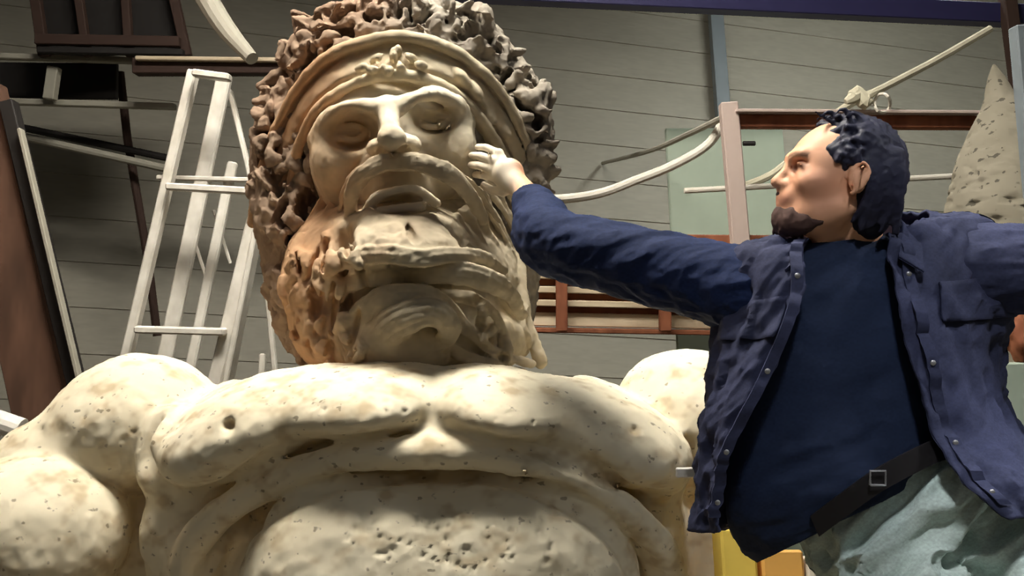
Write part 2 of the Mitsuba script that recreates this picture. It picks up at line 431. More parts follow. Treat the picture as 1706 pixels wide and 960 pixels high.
# behind the man: frame, boards, rack of slats
fr = thing('scaffold', 'pink-grey steel scaffold with rusty crossbars behind the man', 'scaffold')
obj('post', bar(at(1213, 172, 3.5), at(1243, 520, 3.45), .066, .05, FWD), 'mat_pink_steel', fr)
obj('crossbar', bar(at(1222, 203, 3.52), at(1625, 205, 3.52), .05, .05, UP), 'mat_rust', fr, label='rusty upper crossbar')
obj('flange', bar(at(1222, 187, 3.5), at(1625, 190, 3.5), .08, .014, UP), 'mat_pink_steel', fr)
obj('crossbar', bar(at(1040, 402, 3.55), at(1330, 404, 3.55), .05, .052, UP), 'mat_rust', fr, label='rusty lower crossbar')
obj('flange', bar(at(1040, 418, 3.5), at(1330, 416, 3.5), .06, .02, UP), 'mat_pale', fr)
obj('bolt', pipe([at(1238, 239, 3.48), at(1258, 239, 3.48)], .009), 'mat_dark', fr)
obj('thin_rod', pipe([at(1140, 318, 3.75), at(1600, 293, 3.75)], .012), 'mat_pale', label='thin pale rod running behind the man and the steel scaffold', cat='rod')
obj('mint_board', bar(at(1205, 215, 4.9), at(1205, 215, 4.9) * [1, 1, 0], .62, .03, FWD, .01), 'mat_mint', label='pale mint board standing behind the steel scaffold', cat='board')
rk = thing('slat_rack', 'rusty rack of stacked slats under the man\'s raised arm', 'rack')
for i, y in enumerate((437, 459, 482, 504)):
    obj('slat', bar(at(880, y, 4.2), at(1235, y + 8, 4.25), .14, .030, UP), 'mat_pale_wood', rk, label='pale slat')
    obj('slat', bar(at(880, y + 11, 4.24), at(1235, y + 19, 4.29), .10, .030, UP), 'mat_rust', rk, label='rusty slat')
obj('base_board', bar(at(870, 531, 4.2), at(1235, 538, 4.25), .06, .062, UP), 'mat_pale_wood', rk)
obj('base_rail', bar(at(850, 549, 4.18), at(1235, 555, 4.22), .08, .022, UP), 'mat_rust', rk)
for x in (936, 1108):
    obj('post', bar(at(x - 1, 424, 4.08), at(x, 552, 4.08), .05, .05, FWD), 'mat_rust', rk)
for x in (836, 1236):
    p = at(x, 556, 4.25)
    obj('leg', bar(p, p * [1, 1, 0], .07, .07, FWD), 'mat_rust', rk)
obj('white_rope', pipe([at(1650, 48, 3.95), at(1560, 100, 3.9), at(1480, 142, 3.85), at(1400, 184, 3.8), at(1345, 240, 3.8), at(1290, 288, 3.8), at(1236, 312, 3.8)], .016, 8, n=40), 'mat_rope',
    label='pale rope sagging from the navy beam down behind the man\'s face', cat='rope')
obj('pale_hose', pipe([at(1212, 190, 3.75), at(1180, 240, 3.75), at(1120, 276, 3.75), at(1060, 300, 3.75), at(1000, 322, 3.7), at(930, 332, 3.6), at(840, 330, 3.4)], .019, 10, n=40), 'mat_pale',
    label='pale hose curving from the scaffold post towards the statue head', cat='hose')
obj('thin_rope', pipe([at(1208, 194, 3.56), at(1150, 222, 4.0), at(1080, 252, 4.8), on_wall(1004, 272)], .013, 8, n=24), 'mat_rail', label='thin grey rope above the pale hose, running from the scaffold to the wall', cat='rope')
loop = [at(1470 + 13 * math.cos(a), 172 + 16 * math.sin(a), 3.45 + .02 * math.sin(2 * a)) for a in np.linspace(0, 2 * np.pi, 18)]
obj('wire_loop', pipe(loop, .006, 6), 'mat_pale', label='small loop of pale wire on the upper crossbar', cat='wire')
bd = [at(1410 + 9 * i + 6 * (i % 2), 182 - 9 * (i % 3), 3.44) for i in range(6)]
obj('green_rag', pipe([q + [0, 0, .03] for q in bd], [.012, .03, .022, .032, .02, .012], 9, n=22), 'mat_rope', label='crumpled greenish rag on the upper crossbar above the man\'s head', cat='rag')

# cone-shaped form at the right
ctop, cmid = at(1672, 56, 3.04), at(1706, 400, 3.04)
zt = ctop[2]
def cone_form():
    a = np.linspace(0, 2 * np.pi, 72, endpoint=False)
    prof = np.array([[.006, zt], [.03, zt - .06], [.058, zt - .15], [.11, zt - .24], [.165, zt - .34], [.212, zt - .46], [.24, zt - .57], [.257, zt - .69], [.27, zt - 1.0], [.28, zt - 1.4], [.29, 0.0]])
    pr = spline(prof, 120)
    v = np.stack([pr[:, None, 0] * np.cos(a), pr[:, None, 0] * np.sin(a), np.repeat(pr[:, 1:2], 72, 1)], -1).reshape(-1, 3)
    v[:, :2] *= (1 + .22 * (meshkit.fbm(v * [7, 7, 3], 3, 5) - .5))[:, None]
    pits = meshkit.fbm(v * 38, 2, 9)
    v[:, :2] *= (1 - .06 * np.clip(pits - .60, 0, .1) / .1)[:, None]
    n, m = 120, 72
    i, j = np.meshgrid(np.arange(n - 1), np.arange(m), indexing='ij'); i, j = i.ravel(), j.ravel(); k = (j + 1) % m
    f = np.vstack([np.stack([i * m + j, (i + 1) * m + j, (i + 1) * m + k], 1), np.stack([i * m + j, (i + 1) * m + k, i * m + k], 1)])
    return trimesh.Trimesh(v, f, process=False)
cf = cone_form()
cf.vertices = cf.vertices + [cmid[0], cmid[1], 0]
obj('plaster_cone', cf, 'mat_pitted', smooth=True, label='tall tapering grey plaster form with pitted surface at the right edge', cat='plaster form')
obj('pale_board', bar(at(1694, 604, 2.6), at(1696, 720, 2.6), .12, .03, FWD), 'mat_mint', label='pale greenish board under the man\'s left arm at the right edge', cat='board')
def lump(c, r, seed, amp=.25):
    m = trimesh.creation.icosphere(3, 1.0)
    v = m.vertices * (1 + amp * (meshkit.fbm(m.vertices * 2.2 + 5, 3, seed) - .5))[:, None]
    return trimesh.Trimesh(v * r + c, m.faces, process=False)
obj('clay_piece', lump(at(1702, 556, 2.62), [.05, .05, .085], 3, .6), 'mat_rust', smooth=True, label='brown clay piece above the pale board at the right edge', cat='clay piece')

# low bench and blocks between the torso and the man
bn = thing('work_bench', 'low wooden bench beside the torso, below the picture edge', 'bench')
c0, c1 = at(1150, 966, 2.1), at(1420, 966, 2.1)
zb = min(c0[2], c1[2]) - .02
obj('bench_top', box([.45, 2.14, zb - .04], [.98, 2.34, zb], .008), 'mat_pale_wood', bn)
for x in (.48, .95):
    for y in (2.17, 2.31):
        obj('leg', box([x - .03, y - .03, 0], [x + .03, y + .03, zb - .04], .005), 'mat_pale_wood', bn)
def block(x0, x1, ytop, d, depth, mat, label):
    a, b = at(x0, ytop, d), at(x1, ytop, d)
    obj('block', box([a[0], a[1], zb], [b[0], a[1] + depth, a[2]], .006), mat, label=label, cat='block')
block(1200, 1258, 880, 2.1, .1, 'mat_yellow', 'tall yellow block on the bench, left of the others')
block(1268, 1338, 916, 2.09, .1, 'mat_orange', 'orange-yellow block on the bench, in the middle')
block(1342, 1378, 926, 2.09, .1, 'mat_pale', 'small white block on the bench next to the man\'s jeans')
obj('white_tag', bar(at(1126, 788, 2.02), at(1166, 787, 2.02), .012, .022, UP, .003), 'mat_white', label='small white stick between the torso and the man\'s jacket', cat='stick')

# ---------------------------------------------------------------- statue torso (plaster)
SEAT = 1.262                                       # height on which the head rests
def build_torso():
    px = 2.2 / F
    v = Vol(axis(-1.45, .78, .0072), axis(-1.22, -.1, .0072), axis(-2.95, -1.74, .012, (-2.3, -1.74, .008)))
    # trunk
    v.ell(C(700, 1010, 2.50), [.60, .52, .46], k=0)
    v.ell(C(690, 716, 2.42), [.60, .15, .30], rotm(0, 0, -1), k=.08)       # shoulder girdle
    v.ell(C(460, 700, 2.42), [.26, .125, .24], rotm(0, 0, 6), k=.06)
    v.ell(C(915, 705, 2.40), [.24, .12, .24], rotm(0, 0, -12), k=.06)
    # pectorals
    v.ell(C(610, 664, 2.165), [.205, .074, .21], rotm(8, -4, 5), k=.02)
    v.ell(C(420, 708, 2.20), [.235, .105, .21], rotm(8, -10, 22), k=.05)
    v.ell(C(835, 669, 2.165), [.190, .074, .21], rotm(8, 4, -8), k=.02)
    v.ell(C(1010, 720, 2.20), [.215, .103, .21], rotm(8, 12, -20), k=.05)
    v.ell(C(292, 748, 2.29), [.075, .12, .16], rotm(0, 0, -8), k=.02)     # outer fold at the armpit
    v.ell(C(1096, 768, 2.27), [.075, .10, .15], rotm(0, 0, 14), k=.035)
    v.ell(C(726, 730, 2.09), [.05, .055, .08], k=.04)                     # end of the breast bone
    # flanks
    v.ell(C(280, 920, 2.52), [.17, .34, .2], k=.04)
    v.ell(C(350, 905, 2.31), [.15, .20, .16], k=.05)
    v.ell(C(1150, 920, 2.48), [.15, .34, .2], k=.04)
    v.ell(C(1075, 905, 2.31), [.10, .20, .16], k=.05)
    # rib arch
    arch = [(300, 975, 2.16), (330, 895, 2.12), (400, 834, 2.09), (500, 786, 2.055), (600, 760, 2.025), (728, 752, 2.01),
            (850, 763, 2.01), (960, 795, 2.02), (1050, 855, 2.045), (1108, 920, 2.09), (1125, 990, 2.16)]
    a = spline([C(*q) for q in arch], 40)
    v.tube(a, .036, k=.018)
    arch2 = [(330, 975, 2.18), (275, 900, 2.2), (290, 850, 2.22), (350, 800, 2.2)]
    v.tube(spline([C(*q) for q in arch2], 14), .05, k=.04)
    v.tube(spline([C(1010, 840, 2.13), C(1068, 895, 2.12), C(1104, 965, 2.14)], 12), .03, k=.02)
    # belly under the arch
    v.ell(C(595, 990, 2.085), [.26, .285, .18], k=.015)
    v.ell(C(868, 985, 2.085), [.27, .285, .18], k=.015)
    v.ell(C(730, 995, 2.115), [.36, .29, .20], k=.05)
    v.ell(C(728, 1140, 2.3), [.42, .3, .24], k=.05)
    # grooves
    v.tube(spline([C(738, 806, 1.96), C(739, 860, 1.925), C(739, 905, 1.915)], 8), [.002, .004, .006, .006, .006, .007, .008, .006], k=.012, cut=True)
    v.tube(spline([C(714, 608, 2.12), C(722, 650, 2.03), C(727, 705, 1.99)], 8), [.013, .014, .014, .013, .012, .01, .007, .003], k=.03, cut=True)
    # arms
    v.ell(C(222, 712, 2.42), [.225, .185, .22], rotm(0, 0, 18), k=.02)     # right shoulder
    v.ell(C(100, 812, 2.36), [.175, .18, .2], rotm(0, 0, 30), k=.05)
    v.ell(C(62, 892, 2.24), [.215, .205, .22], rotm(0, 0, 12), k=.015)     # upper arm bulge
    v.ell(C(20, 1010, 2.3), [.22, .25, .22], k=.05)
    v.tube([C(-40, 900, 2.32), C(-200, 930, 2.1)], [.17, .13], k=.05)
    v.ell(C(1160, 705, 2.44), [.225, .19, .21], rotm(0, 0, -22), k=.02)    # left shoulder
    v.ell(C(1205, 830, 2.45), [.14, .25, .15], rotm(0, 0, 12), k=.05)
    # armpit hollows
    v.tube(spline([C(262, 700, 2.2), C(238, 770, 2.16), C(225, 850, 2.1), C(222, 990, 2.1)], 14), np.linspace(.016, .072, 14), k=.03, cut=True)
    v.tube(spline([C(1140, 740, 2.25), C(1142, 800, 2.2), C(1146, 900, 2.18), C(1150, 1000, 2.18)], 12), np.linspace(.014, .04, 12), k=.03, cut=True)
    v.tube(spline([C(10, 778, 2.13), C(60, 760, 2.12), C(130, 764, 2.14), C(190, 790, 2.2)], 10), .008, k=.02, cut=True)
    under = [(362, 985, 2.07), (392, 915, 2.05), (450, 860, 2.02), (540, 816, 1.99), (640, 796, 1.975), (728, 790, 1.97), (830, 798, 1.97), (930, 830, 1.985), (1010, 890, 2.02), (1050, 960, 2.06)]
    on = lambda q: C(q[0], q[1], v.surf(q[0], q[1], q[2]) - .006)          # grooves follow the surface they are cut into
    v.tube(spline([on(q) for q in under], 40), .014, k=.03, cut=True)
    for g in (((330, 818, 2.06), (440, 768, 2.02), (560, 735, 1.99), (655, 722, 1.99)), ((800, 726, 1.99), (900, 752, 1.99), (1000, 790, 2.02), (1110, 842, 2.08))):
        v.tube(spline([on(q) for q in g], 16), np.linspace(.003, .010, 8).tolist() + np.linspace(.010, .003, 8).tolist(), k=.03, cut=True)
    # nipples: drilled hollows
    for p in ((372, 712, 1.985), (1064, 722, 1.995)):
        v.ell(C(*p), [.017, .015, .06], k=.010, cut=True)
    v.half([0, -(.38 + .292 * 2.3) / .956, -2.3], [0, -.956, .292])         # flat underside on the plinth
    # level seat for the head behind the collar line
    X, Y, Z = np.meshgrid(*v.ax, indexing='ij', sparse=True)
    seat = np.maximum(np.maximum(SEAT - (.8 + .9563 * Y - .2924 * Z), 2.26 + Z), np.abs(X + .285) - .42)
    h = np.maximum(.05 - np.abs(v.d + seat), 0) / .05
    v.d = (np.maximum(v.d, -seat) + h * h * .0125).astype(np.float32)
    m = v.mesh()
    m = trimesh.smoothing.filter_taubin(m, iterations=4)
    m = rough(m, [(5, .010), (16, .005), (45, .0028)], 20)
    # air holes and chips in the plaster
    r = np.random.default_rng(3)
    vv, nn = np.array(m.vertices), np.array(m.vertex_normals)
    from scipy.spatial import cKDTree
    tree = cKDTree(vv)
    spots = [(300 + 800 * r.random(), 620 + 85 * r.random()) for _ in range(26)] + [(570 + 360 * r.random(), 840 + 110 * r.random()) for _ in range(70)] + [(60 + 300 * r.random(), 640 + 140 * r.random()) for _ in range(18)]
    front = np.nonzero(nn[:, 2] > .5)[0]
    ft = cKDTree(vv[front][:, :2] / -vv[front][:, 2:3])
    deep = np.zeros(len(vv))
    for x, y in spots:
        far, k = ft.query([(x - 853) / F, (480 - y) / F])
        if far > .006:
            continue
        k = front[k]
        rad = .006 + .004 * r.random() ** 2
        if abs(v.surf((vv[k][0] / -vv[k][2]) * F + 853, 480 - vv[k][1] / -vv[k][2] * F) + vv[k][2]) > .03:
            continue
        near = tree.query_ball_point(vv[k], rad * 2)
        dd = np.linalg.norm(vv[near] - vv[k], axis=1)
        deep[near] = np.maximum(deep[near], rad * .6 * np.exp(-(dd / rad) ** 2 * 2))
    vv -= nn * (deep * (nn[:, 2] > .3))[:, None]
    return trimesh.Trimesh(vv, m.faces, process=False)

def plaster(p, n, uv):
    a = mfbm(p.x * 4.0, p.y * 4.0, p.z * 4.0)
    b = mfbm(p.x * 22.0 + 3, p.y * 22.0, p.z * 22.0)
    d = mfbm(p.x * 60.0, p.y * 60.0 + 9, p.z * 60.0)
    c = mmix(S(228, 214, 184), S(238, 230, 208), a)
    c = mmix(c, S(168, 142, 100), mss(0.48, 0.8, b) * 0.6)
    return mmix(c, S(96, 78, 50), mss(0.70, 0.80, d) * 0.6)
textured('mat_plaster', plaster, 0.8)
ts = thing('statue_torso', 'colossal cream plaster torso of a muscular man, headless, below the clay head', 'statue')
obj('body', to_world(build_torso()), 'mat_plaster', ts, smooth=True)
obj('plinth', box([-.75, 2.0, 0], [.45, 3.1, .405], .01), 'mat_pale_wood', label='wooden plinth under the plaster torso', cat='plinth')

# ---------------------------------------------------------------- statue head (clay)
HP = 2.4 / F                                        # metres per photo pixel at the head
def grid(x0, x1, y0, y1, d0, d1, h=.0046):
    """axes of a volume spanning photo positions and depths"""
    X = [(x - 853) / F * d for x in (x0, x1) for d in (d0, d1)]
    Y = [(480 - y) / F * d for y in (y0, y1) for d in (d0, d1)]
    return axis(min(X), max(X), h), axis(min(Y), max(Y), h), axis(-d1, -d0, h * 1.4, (-d0 - .5, -d0, h))

def lock(v, pts, r0, r1=None, strands=0, k=.004, n=None, mid=1.0):
    """a lock of hair through photo positions with depth; radius in photo pixels from r0 to r1"""
    P = np.array([C(*q) for q in pts])
    n = n or max(6, int(3.5 * len(pts)))
    P = spline(P, n)
    t = np.linspace(0, 1, n)
    r1 = r0 * .35 if r1 is None else r1
    R = (r0 + (r1 - r0) * t) * HP * (1 + (mid - 1) * np.sin(np.pi * t))
    if not strands:
        v.tube(P, R, k=k)
        return
    tan = np.gradient(P, axis=0); tan /= np.linalg.norm(tan, axis=1, keepdims=True) + 1e-9
    side = np.cross(tan, [0, 0, 1.0]); side /= np.linalg.norm(side, axis=1, keepdims=True) + 1e-9
    up = np.cross(side, tan)
    v.tube(P, R * .84, k=k)
    for i in range(strands):
        o = -0.8 + 1.6 * (i + .5) / strands
        q = P + side * (R * o)[:, None] + up * (R * .80 * math.sqrt(1 - o * o))[:, None]
        v.tube(q, R * min(.42, 1.15 / strands), k=.0015)

def seat_cut(v):
    v.half([0, (SEAT + .003 - .8 - .2924 * 2.4) / .9563, -2.4], [0, -.9563, .2924])

def build_face():
    v = Vol(*grid(480, 850, 95, 470, 2.08, 2.75))
    v.ell(C(660, 255, 2.68), [.235, .27, .33])
    v.ell(C(655, 265, 2.60), [.222, .255, .265], k=.04)
    # cheeks and brow
    v.ell(C(572, 272, 2.45), [.082, .10, .10], rotm(0, 0, 12), k=.04)
    v.ell(C(742, 258, 2.45), [.082, .11, .10], rotm(0, 0, -16), k=.04)
    v.tube(spline([C(530, 232, 2.45), C(548, 202, 2.385), C(580, 186, 2.318), (C(632, 178, 2.295))], 14), np.array([16, 17, 17, 15] * 1).repeat(4)[:14] * HP, k=.03)
    v.tube(spline([C(668, 176, 2.295), C(715, 162, 2.318), C(755, 172, 2.385), C(778, 198, 2.45)], 14), np.array([15, 17, 16, 14]).repeat(4)[:14] * HP, k=.03)
    # eye sockets
    v.ell(C(583, 218, 2.325), [.072, .052, .108], rotm(0, 0, 10), k=.02, cut=True)
    v.ell(C(723, 195, 2.33), [.060, .042, .098], rotm(0, 0, 4), k=.02, cut=True)
    for (x, y), tilt in (((583, 222), 8), ((722, 200), 0)):
        v.ell(C(x, y + 2, 2.445), [.050, .034, .050], rotm(0, 0, tilt), k=.006)
        for s, dy in ((1, -13), (1, 13)):
            v.tube(spline([C(x - 31, y + 3, 2.435), C(x - 12, y + dy * .8, 2.392), C(x + 12, y + dy * .8, 2.392), C(x + 30, y, 2.425)], 12), 5.5 * HP, k=.008)
    # nose
    v.tube([C(646, 174, 2.315), C(648, 195, 2.275), C(651, 218, 2.225), C(653, 229, 2.205)], np.array([15, 16, 17.5, 19]) * HP, k=.022)
    v.ell(C(654, 231, 2.21), [.035, .027, .034], k=.015)
    v.ell(C(657, 244, 2.27), [.040, .026, .05], k=.02)
    v.ell(C(628, 246, 2.285), [.027, .022, .045], rotm(0, 0, 20), k=.024)
    v.ell(C(684, 240, 2.285), [.027, .022, .045], rotm(0, 0, -25), k=.024)
    v.ell(C(634, 256, 2.235), [.016, .013, .035], rotm(0, 0, 20), k=.006, cut=True)
    v.ell(C(674, 252, 2.235), [.016, .013, .035], rotm(0, 0, -20), k=.006, cut=True)
    v.tube(spline([C(610, 250, 2.34), C(592, 285, 2.36), C(575, 330, 2.40)], 8), 5 * HP, k=.02, cut=True)
    v.tube(spline([C(702, 245, 2.34), C(735, 280, 2.37), C(770, 310, 2.42)], 8), 5 * HP, k=.02, cut=True)
    # muzzle and mouth
    v.ell(C(664, 315, 2.41), [.105, .085, .13], k=.03)
    v.ell(C(666, 335, 2.275), [.072, .024, .075], rotm(0, 0, 4), k=.015, cut=True)
    v.tube(spline([C(610, 352, 2.30), C(628, 328, 2.268), C(660, 318, 2.25), C(695, 316, 2.252), C(726, 338, 2.29)], 16), 8 * HP, k=.008)
    v.tube(spline([C(634, 354, 2.275), C(664, 347, 2.255), C(704, 344, 2.265)], 10), 8 * HP, k=.01)
    m = v.mesh()
    m = trimesh.smoothing.filter_taubin(m, iterations=3)
    return rough(m, [(9, .005), (30, .003), (75, .0018)], 3)

def build_beard():
    r = np.random.default_rng(5)
    v = Vol(*grid(425, 915, 250, 665, 2.1, 2.85))
    v.ell(C(672, 470, 2.62), [.34, .27, .36])
    v.ell(C(690, 560, 2.56), [.33, .14, .30], k=.05)
    v.ell(C(674, 405, 2.41), [.17, .085, .21], rotm(-14, 0, 0), k=.05)
    # moustache: a thick hood with the mouth in its shade
    lock(v, [(664, 272, 2.25), (632, 275, 2.225), (602, 296, 2.235), (587, 330, 2.275), (584, 362, 2.32)], 16, 10, 4, mid=1.15)
    lock(v, [(664, 270, 2.25), (704, 273, 2.22), (748, 292, 2.235), (782, 326, 2.285), (806, 366, 2.34)], 17, 11, 5, mid=1.2)
    lock(v, [(640, 272, 2.30), (598, 288, 2.31), (574, 320, 2.35), (566, 350, 2.39)], 10, 5, 3)
    lock(v, [(700, 268, 2.30), (752, 286, 2.31), (795, 320, 2.36), (832, 370, 2.42)], 12, 6, 3)
    # chin tuft
    for i in range(11):
        x = 612 + i * 11.5
        b = (x - 665) / 60
        lock(v, [(660 + (x - 665) * .6, 360, 2.27), (664 + (x - 665) * 1.0, 385, 2.20 + .03 * b * b), (670 + (x - 665) * 1.4 + r.normal(0, 5), 412, 2.145 + .05 * b * b), (672 + (x - 665) * 1.5 + r.normal(0, 5), 438, 2.20)], 13, 10, 0, k=.022)
    # cheek whiskers flowing down and out
    for x0, y0, d0, x1, y1, d1 in ((800, 318, 2.45, 862, 440, 2.56), (788, 338, 2.42, 850, 460, 2.5), (775, 352, 2.39, 838, 472, 2.46), (760, 362, 2.36, 820, 470, 2.42), (815, 300, 2.5, 874, 420, 2.6), (745, 375, 2.33, 800, 462, 2.38), (726, 385, 2.3, 775, 455, 2.33)):
        lock(v, [(x0, y0, d0), ((x0 * .6 + x1 * .4) + 4, (y0 + y1) / 2 - 8, (d0 + d1) / 2 - .015), (x1, y1, d1)], 11, 6, 3)
        lock(v, [(x0 + 6, y0 - 10, d0 + .02), ((x0 + x1) / 2 + 12, (y0 + y1) / 2 - 22, (d0 + d1) / 2 + .01), (x1 + 9, y1 - 26, d1 + .02)], 6, 3)
    for x0, y0, d0, x1, y1, d1 in ((575, 352, 2.40, 548, 440, 2.46), (590, 366, 2.35, 572, 440, 2.39), (606, 374, 2.31, 598, 432, 2.33), (560, 340, 2.45, 522, 430, 2.52), (545, 330, 2.5, 505, 410, 2.58)):
        lock(v, [(x0, y0, d0), ((x0 + x1) / 2 - 8, (y0 + y1) / 2, (d0 + d1) / 2 - .015), (x1, y1, d1)], 11, 6, 3)
    # the big waves of the beard
    lock(v, [(536, 452, 2.36), (580, 432, 2.22), (640, 424, 2.15), (700, 431, 2.125), (752, 424, 2.15), (800, 430, 2.23), (838, 450, 2.33)], 15, 9, 3, mid=1.3, k=.014)
    lock(v, [(560, 418, 2.34), (610, 410, 2.22), (660, 414, 2.16), (700, 410, 2.15), (740, 404, 2.17)], 8, 5, 0, mid=1.3, k=.012)
    v.tube(spline([C(676, 366, 2.225), C(682, 388, 2.17), C(694, 404, 2.13)], 8), np.linspace(.004, .012, 8), k=.012, cut=True)
    lock(v, [(680, 452, 2.24), (745, 454, 2.17), (795, 461, 2.19), (842, 484, 2.28), (868, 522, 2.40)], 20, 11, 4, mid=1.3)
    lock(v, [(700, 452, 2.26), (650, 458, 2.22), (600, 468, 2.23), (556, 484, 2.30), (534, 508, 2.40)], 17, 9, 4, mid=1.25)
    lock(v, [(596, 600, 2.30), (600, 548, 2.28), (628, 507, 2.21), (676, 492, 2.175), (730, 500, 2.20), (768, 536, 2.28)], 22, 12, 4, mid=1.4)
    lock(v, [(610, 612, 2.30), (640, 556, 2.22), (684, 526, 2.155), (724, 520, 2.16), (750, 544, 2.19), (738, 568, 2.22), (714, 562, 2.22)], 26, 9, 4, mid=1.4)
    v.ell(C(668, 572, 2.28), [.125, .10, .11], k=.02)
    lock(v, [(736, 492, 2.28), (784, 497, 2.275), (822, 520, 2.31), (842, 560, 2.37)], 13, 7, 4, mid=1.2)
    lock(v, [(742, 522, 2.27), (780, 548, 2.28), (822, 586, 2.32), (886, 606, 2.4)], 15, 8, 4)
    lock(v, [(730, 566, 2.28), (770, 590, 2.30), (820, 606, 2.33), (870, 622, 2.38)], 14, 8, 3)
    lock(v, [(770, 410, 2.34), (806, 440, 2.38), (850, 515, 2.44), (868, 590, 2.5)], 15, 8, 4)
    lock(v, [(858, 420, 2.56), (868, 480, 2.52), (880, 545, 2.5), (902, 604, 2.5)], 15, 10, 3)
    lock(v, [(548, 470, 2.36), (560, 500, 2.33), (590, 520, 2.31), (580, 556, 2.33)], 12, 7, 3)
    lock(v, [(530, 490, 2.40), (540, 540, 2.37), (566, 580, 2.36), (560, 615, 2.38)], 14, 8, 3)
    base = Vol.__new__(Vol); base.ax, base.d = v.ax, v.d.copy()
    for i in range(106):                                    # wavy strands on the plain cheek side and at the far right
        x, y = (r.uniform(464, 600), r.uniform(335, 580)) if i < 84 else (r.uniform(790, 890), r.uniform(470, 590))
        s, L = r.uniform(-14, 14), r.uniform(40, 80)
        P = [(x, y), (x + s, y + L * .33), (x - s, y + L * .66), (x + s * .6 + 6, y + L)]
        ds = [base.surf(*q, 9) for q in P]
        if max(ds) < 3 and np.ptp(ds) < .08:
            o = r.uniform(.006, .02)
            lock(v, [(*q, base.surf(*q) - k_) for q, k_ in zip(P, (-.004, o, o, -.004))], r.uniform(7, 12), 4, int(r.choice([0, 3])), mid=1.3, k=.005)
    for i in range(30):
        x, y = r.uniform(484, 605), r.uniform(390, 600)
        v.ell(C(x, y, base.surf(x, y) - .012), [r.uniform(.006, .011), r.uniform(.02, .05), .035], rotm(0, 0, r.uniform(-25, 25)), k=.01, cut=True)
    for p in ((838, 596, 2.31), (864, 588, 2.36), (705, 538, 2.215), (800, 500, 2.25), (562, 497, 2.3)):
        v.ell(C(*p), [.016, .013, .03], k=.006, cut=True)
    seat_cut(v)
    # open the mouth under the moustache
    v.ell(C(667, 327, 2.22), [.100, .048, .125], rotm(0, 0, -4), k=.012, cut=True)
    v.ell(C(745, 340, 2.24), [.05, .035, .07], rotm(0, 0, -45), k=.012, cut=True)
    m = v.mesh()
    return rough(m, [(14, .006), (40, .0035), (90, .002)], 8)

OUTER = [(424, 372, 2.74), (436, 310, 2.70), (466, 210, 2.62), (528, 116, 2.53), (600, 76, 2.475), (680, 65, 2.46), (760, 90, 2.49), (828, 150, 2.56), (872, 232, 2.66), (894, 296, 2.74)]
INNER = [(484, 330, 2.62), (500, 245, 2.555), (532, 183, 2.49), (596, 140, 2.425), (668, 127, 2.40), (736, 145, 2.43), (786, 182, 2.49), (828, 240, 2.575), (850, 285, 2.63)]

def build_band():
    v = Vol(*grid(400, 905, 45, 400, 2.3, 2.85))
    o = spline([C(x, y, d - .045) for x, y, d in OUTER], 48)
    i = spline([C(x, y, d - .035) for x, y, d in INNER], 48)
    for t in np.linspace(.16, .84, 5):
        v.tube(o * (1 - t) + i * t + [0, 0, -.034], .034, k=.018)
    v.tube(o + [0, 0, .018], .0165, k=.003)
    v.tube(i + [0, 0, .012], .0155, k=.003)
    v.tube(o * .80 + i * .20 + [0, 0, .010], .008, cut=True, k=.006)
    v.tube(o * .22 + i * .78 + [0, 0, .008], .007, cut=True, k=.006)
    # worn leaf ornament in the middle and reliefs along the band
    r = np.random.default_rng(2)
    for x, y, a, L in ((604, 112, 20, 22), (628, 98, 40, 22), (640, 112, 75, 18), (655, 92, 95, 24), (668, 112, 110, 18), (684, 96, 140, 20), (622, 116, 5, 18), (700, 108, 160, 16), (648, 118, 60, 14), (662, 84, 80, 16)):
        ca, sa = math.cos(math.radians(a)), math.sin(math.radians(a))
        d = 2.375 - (y - 95) * .0012
        P = spline([C(x - L * .6 * ca, y + L * .6 * sa, d + .01), C(x, y, d - .015), C(x + L * .6 * ca, y - L * .6 * sa, d + .005)], 7)
        v.tube(P, np.array([.3, .8, 1, 1, .8, .5, .2]) * 7.5 * HP, k=.003)
    for x, y, d in ((790, 150, 2.44), (812, 190, 2.50), (770, 130, 2.42), (836, 215, 2.54)):
        v.ell(C(x, y, d), [.034, .015, .02], rotm(0, 0, -52), k=.006)
    for x, y in ((622, 104), (646, 104), (676, 104)):
        v.ell(C(x, y, 2.35), [.013, .008, .03], rotm(0, 0, r.uniform(0, 90)), k=.004, cut=True)
    m = v.mesh()
    return rough(m, [(11, .004), (45, .003)], 12)

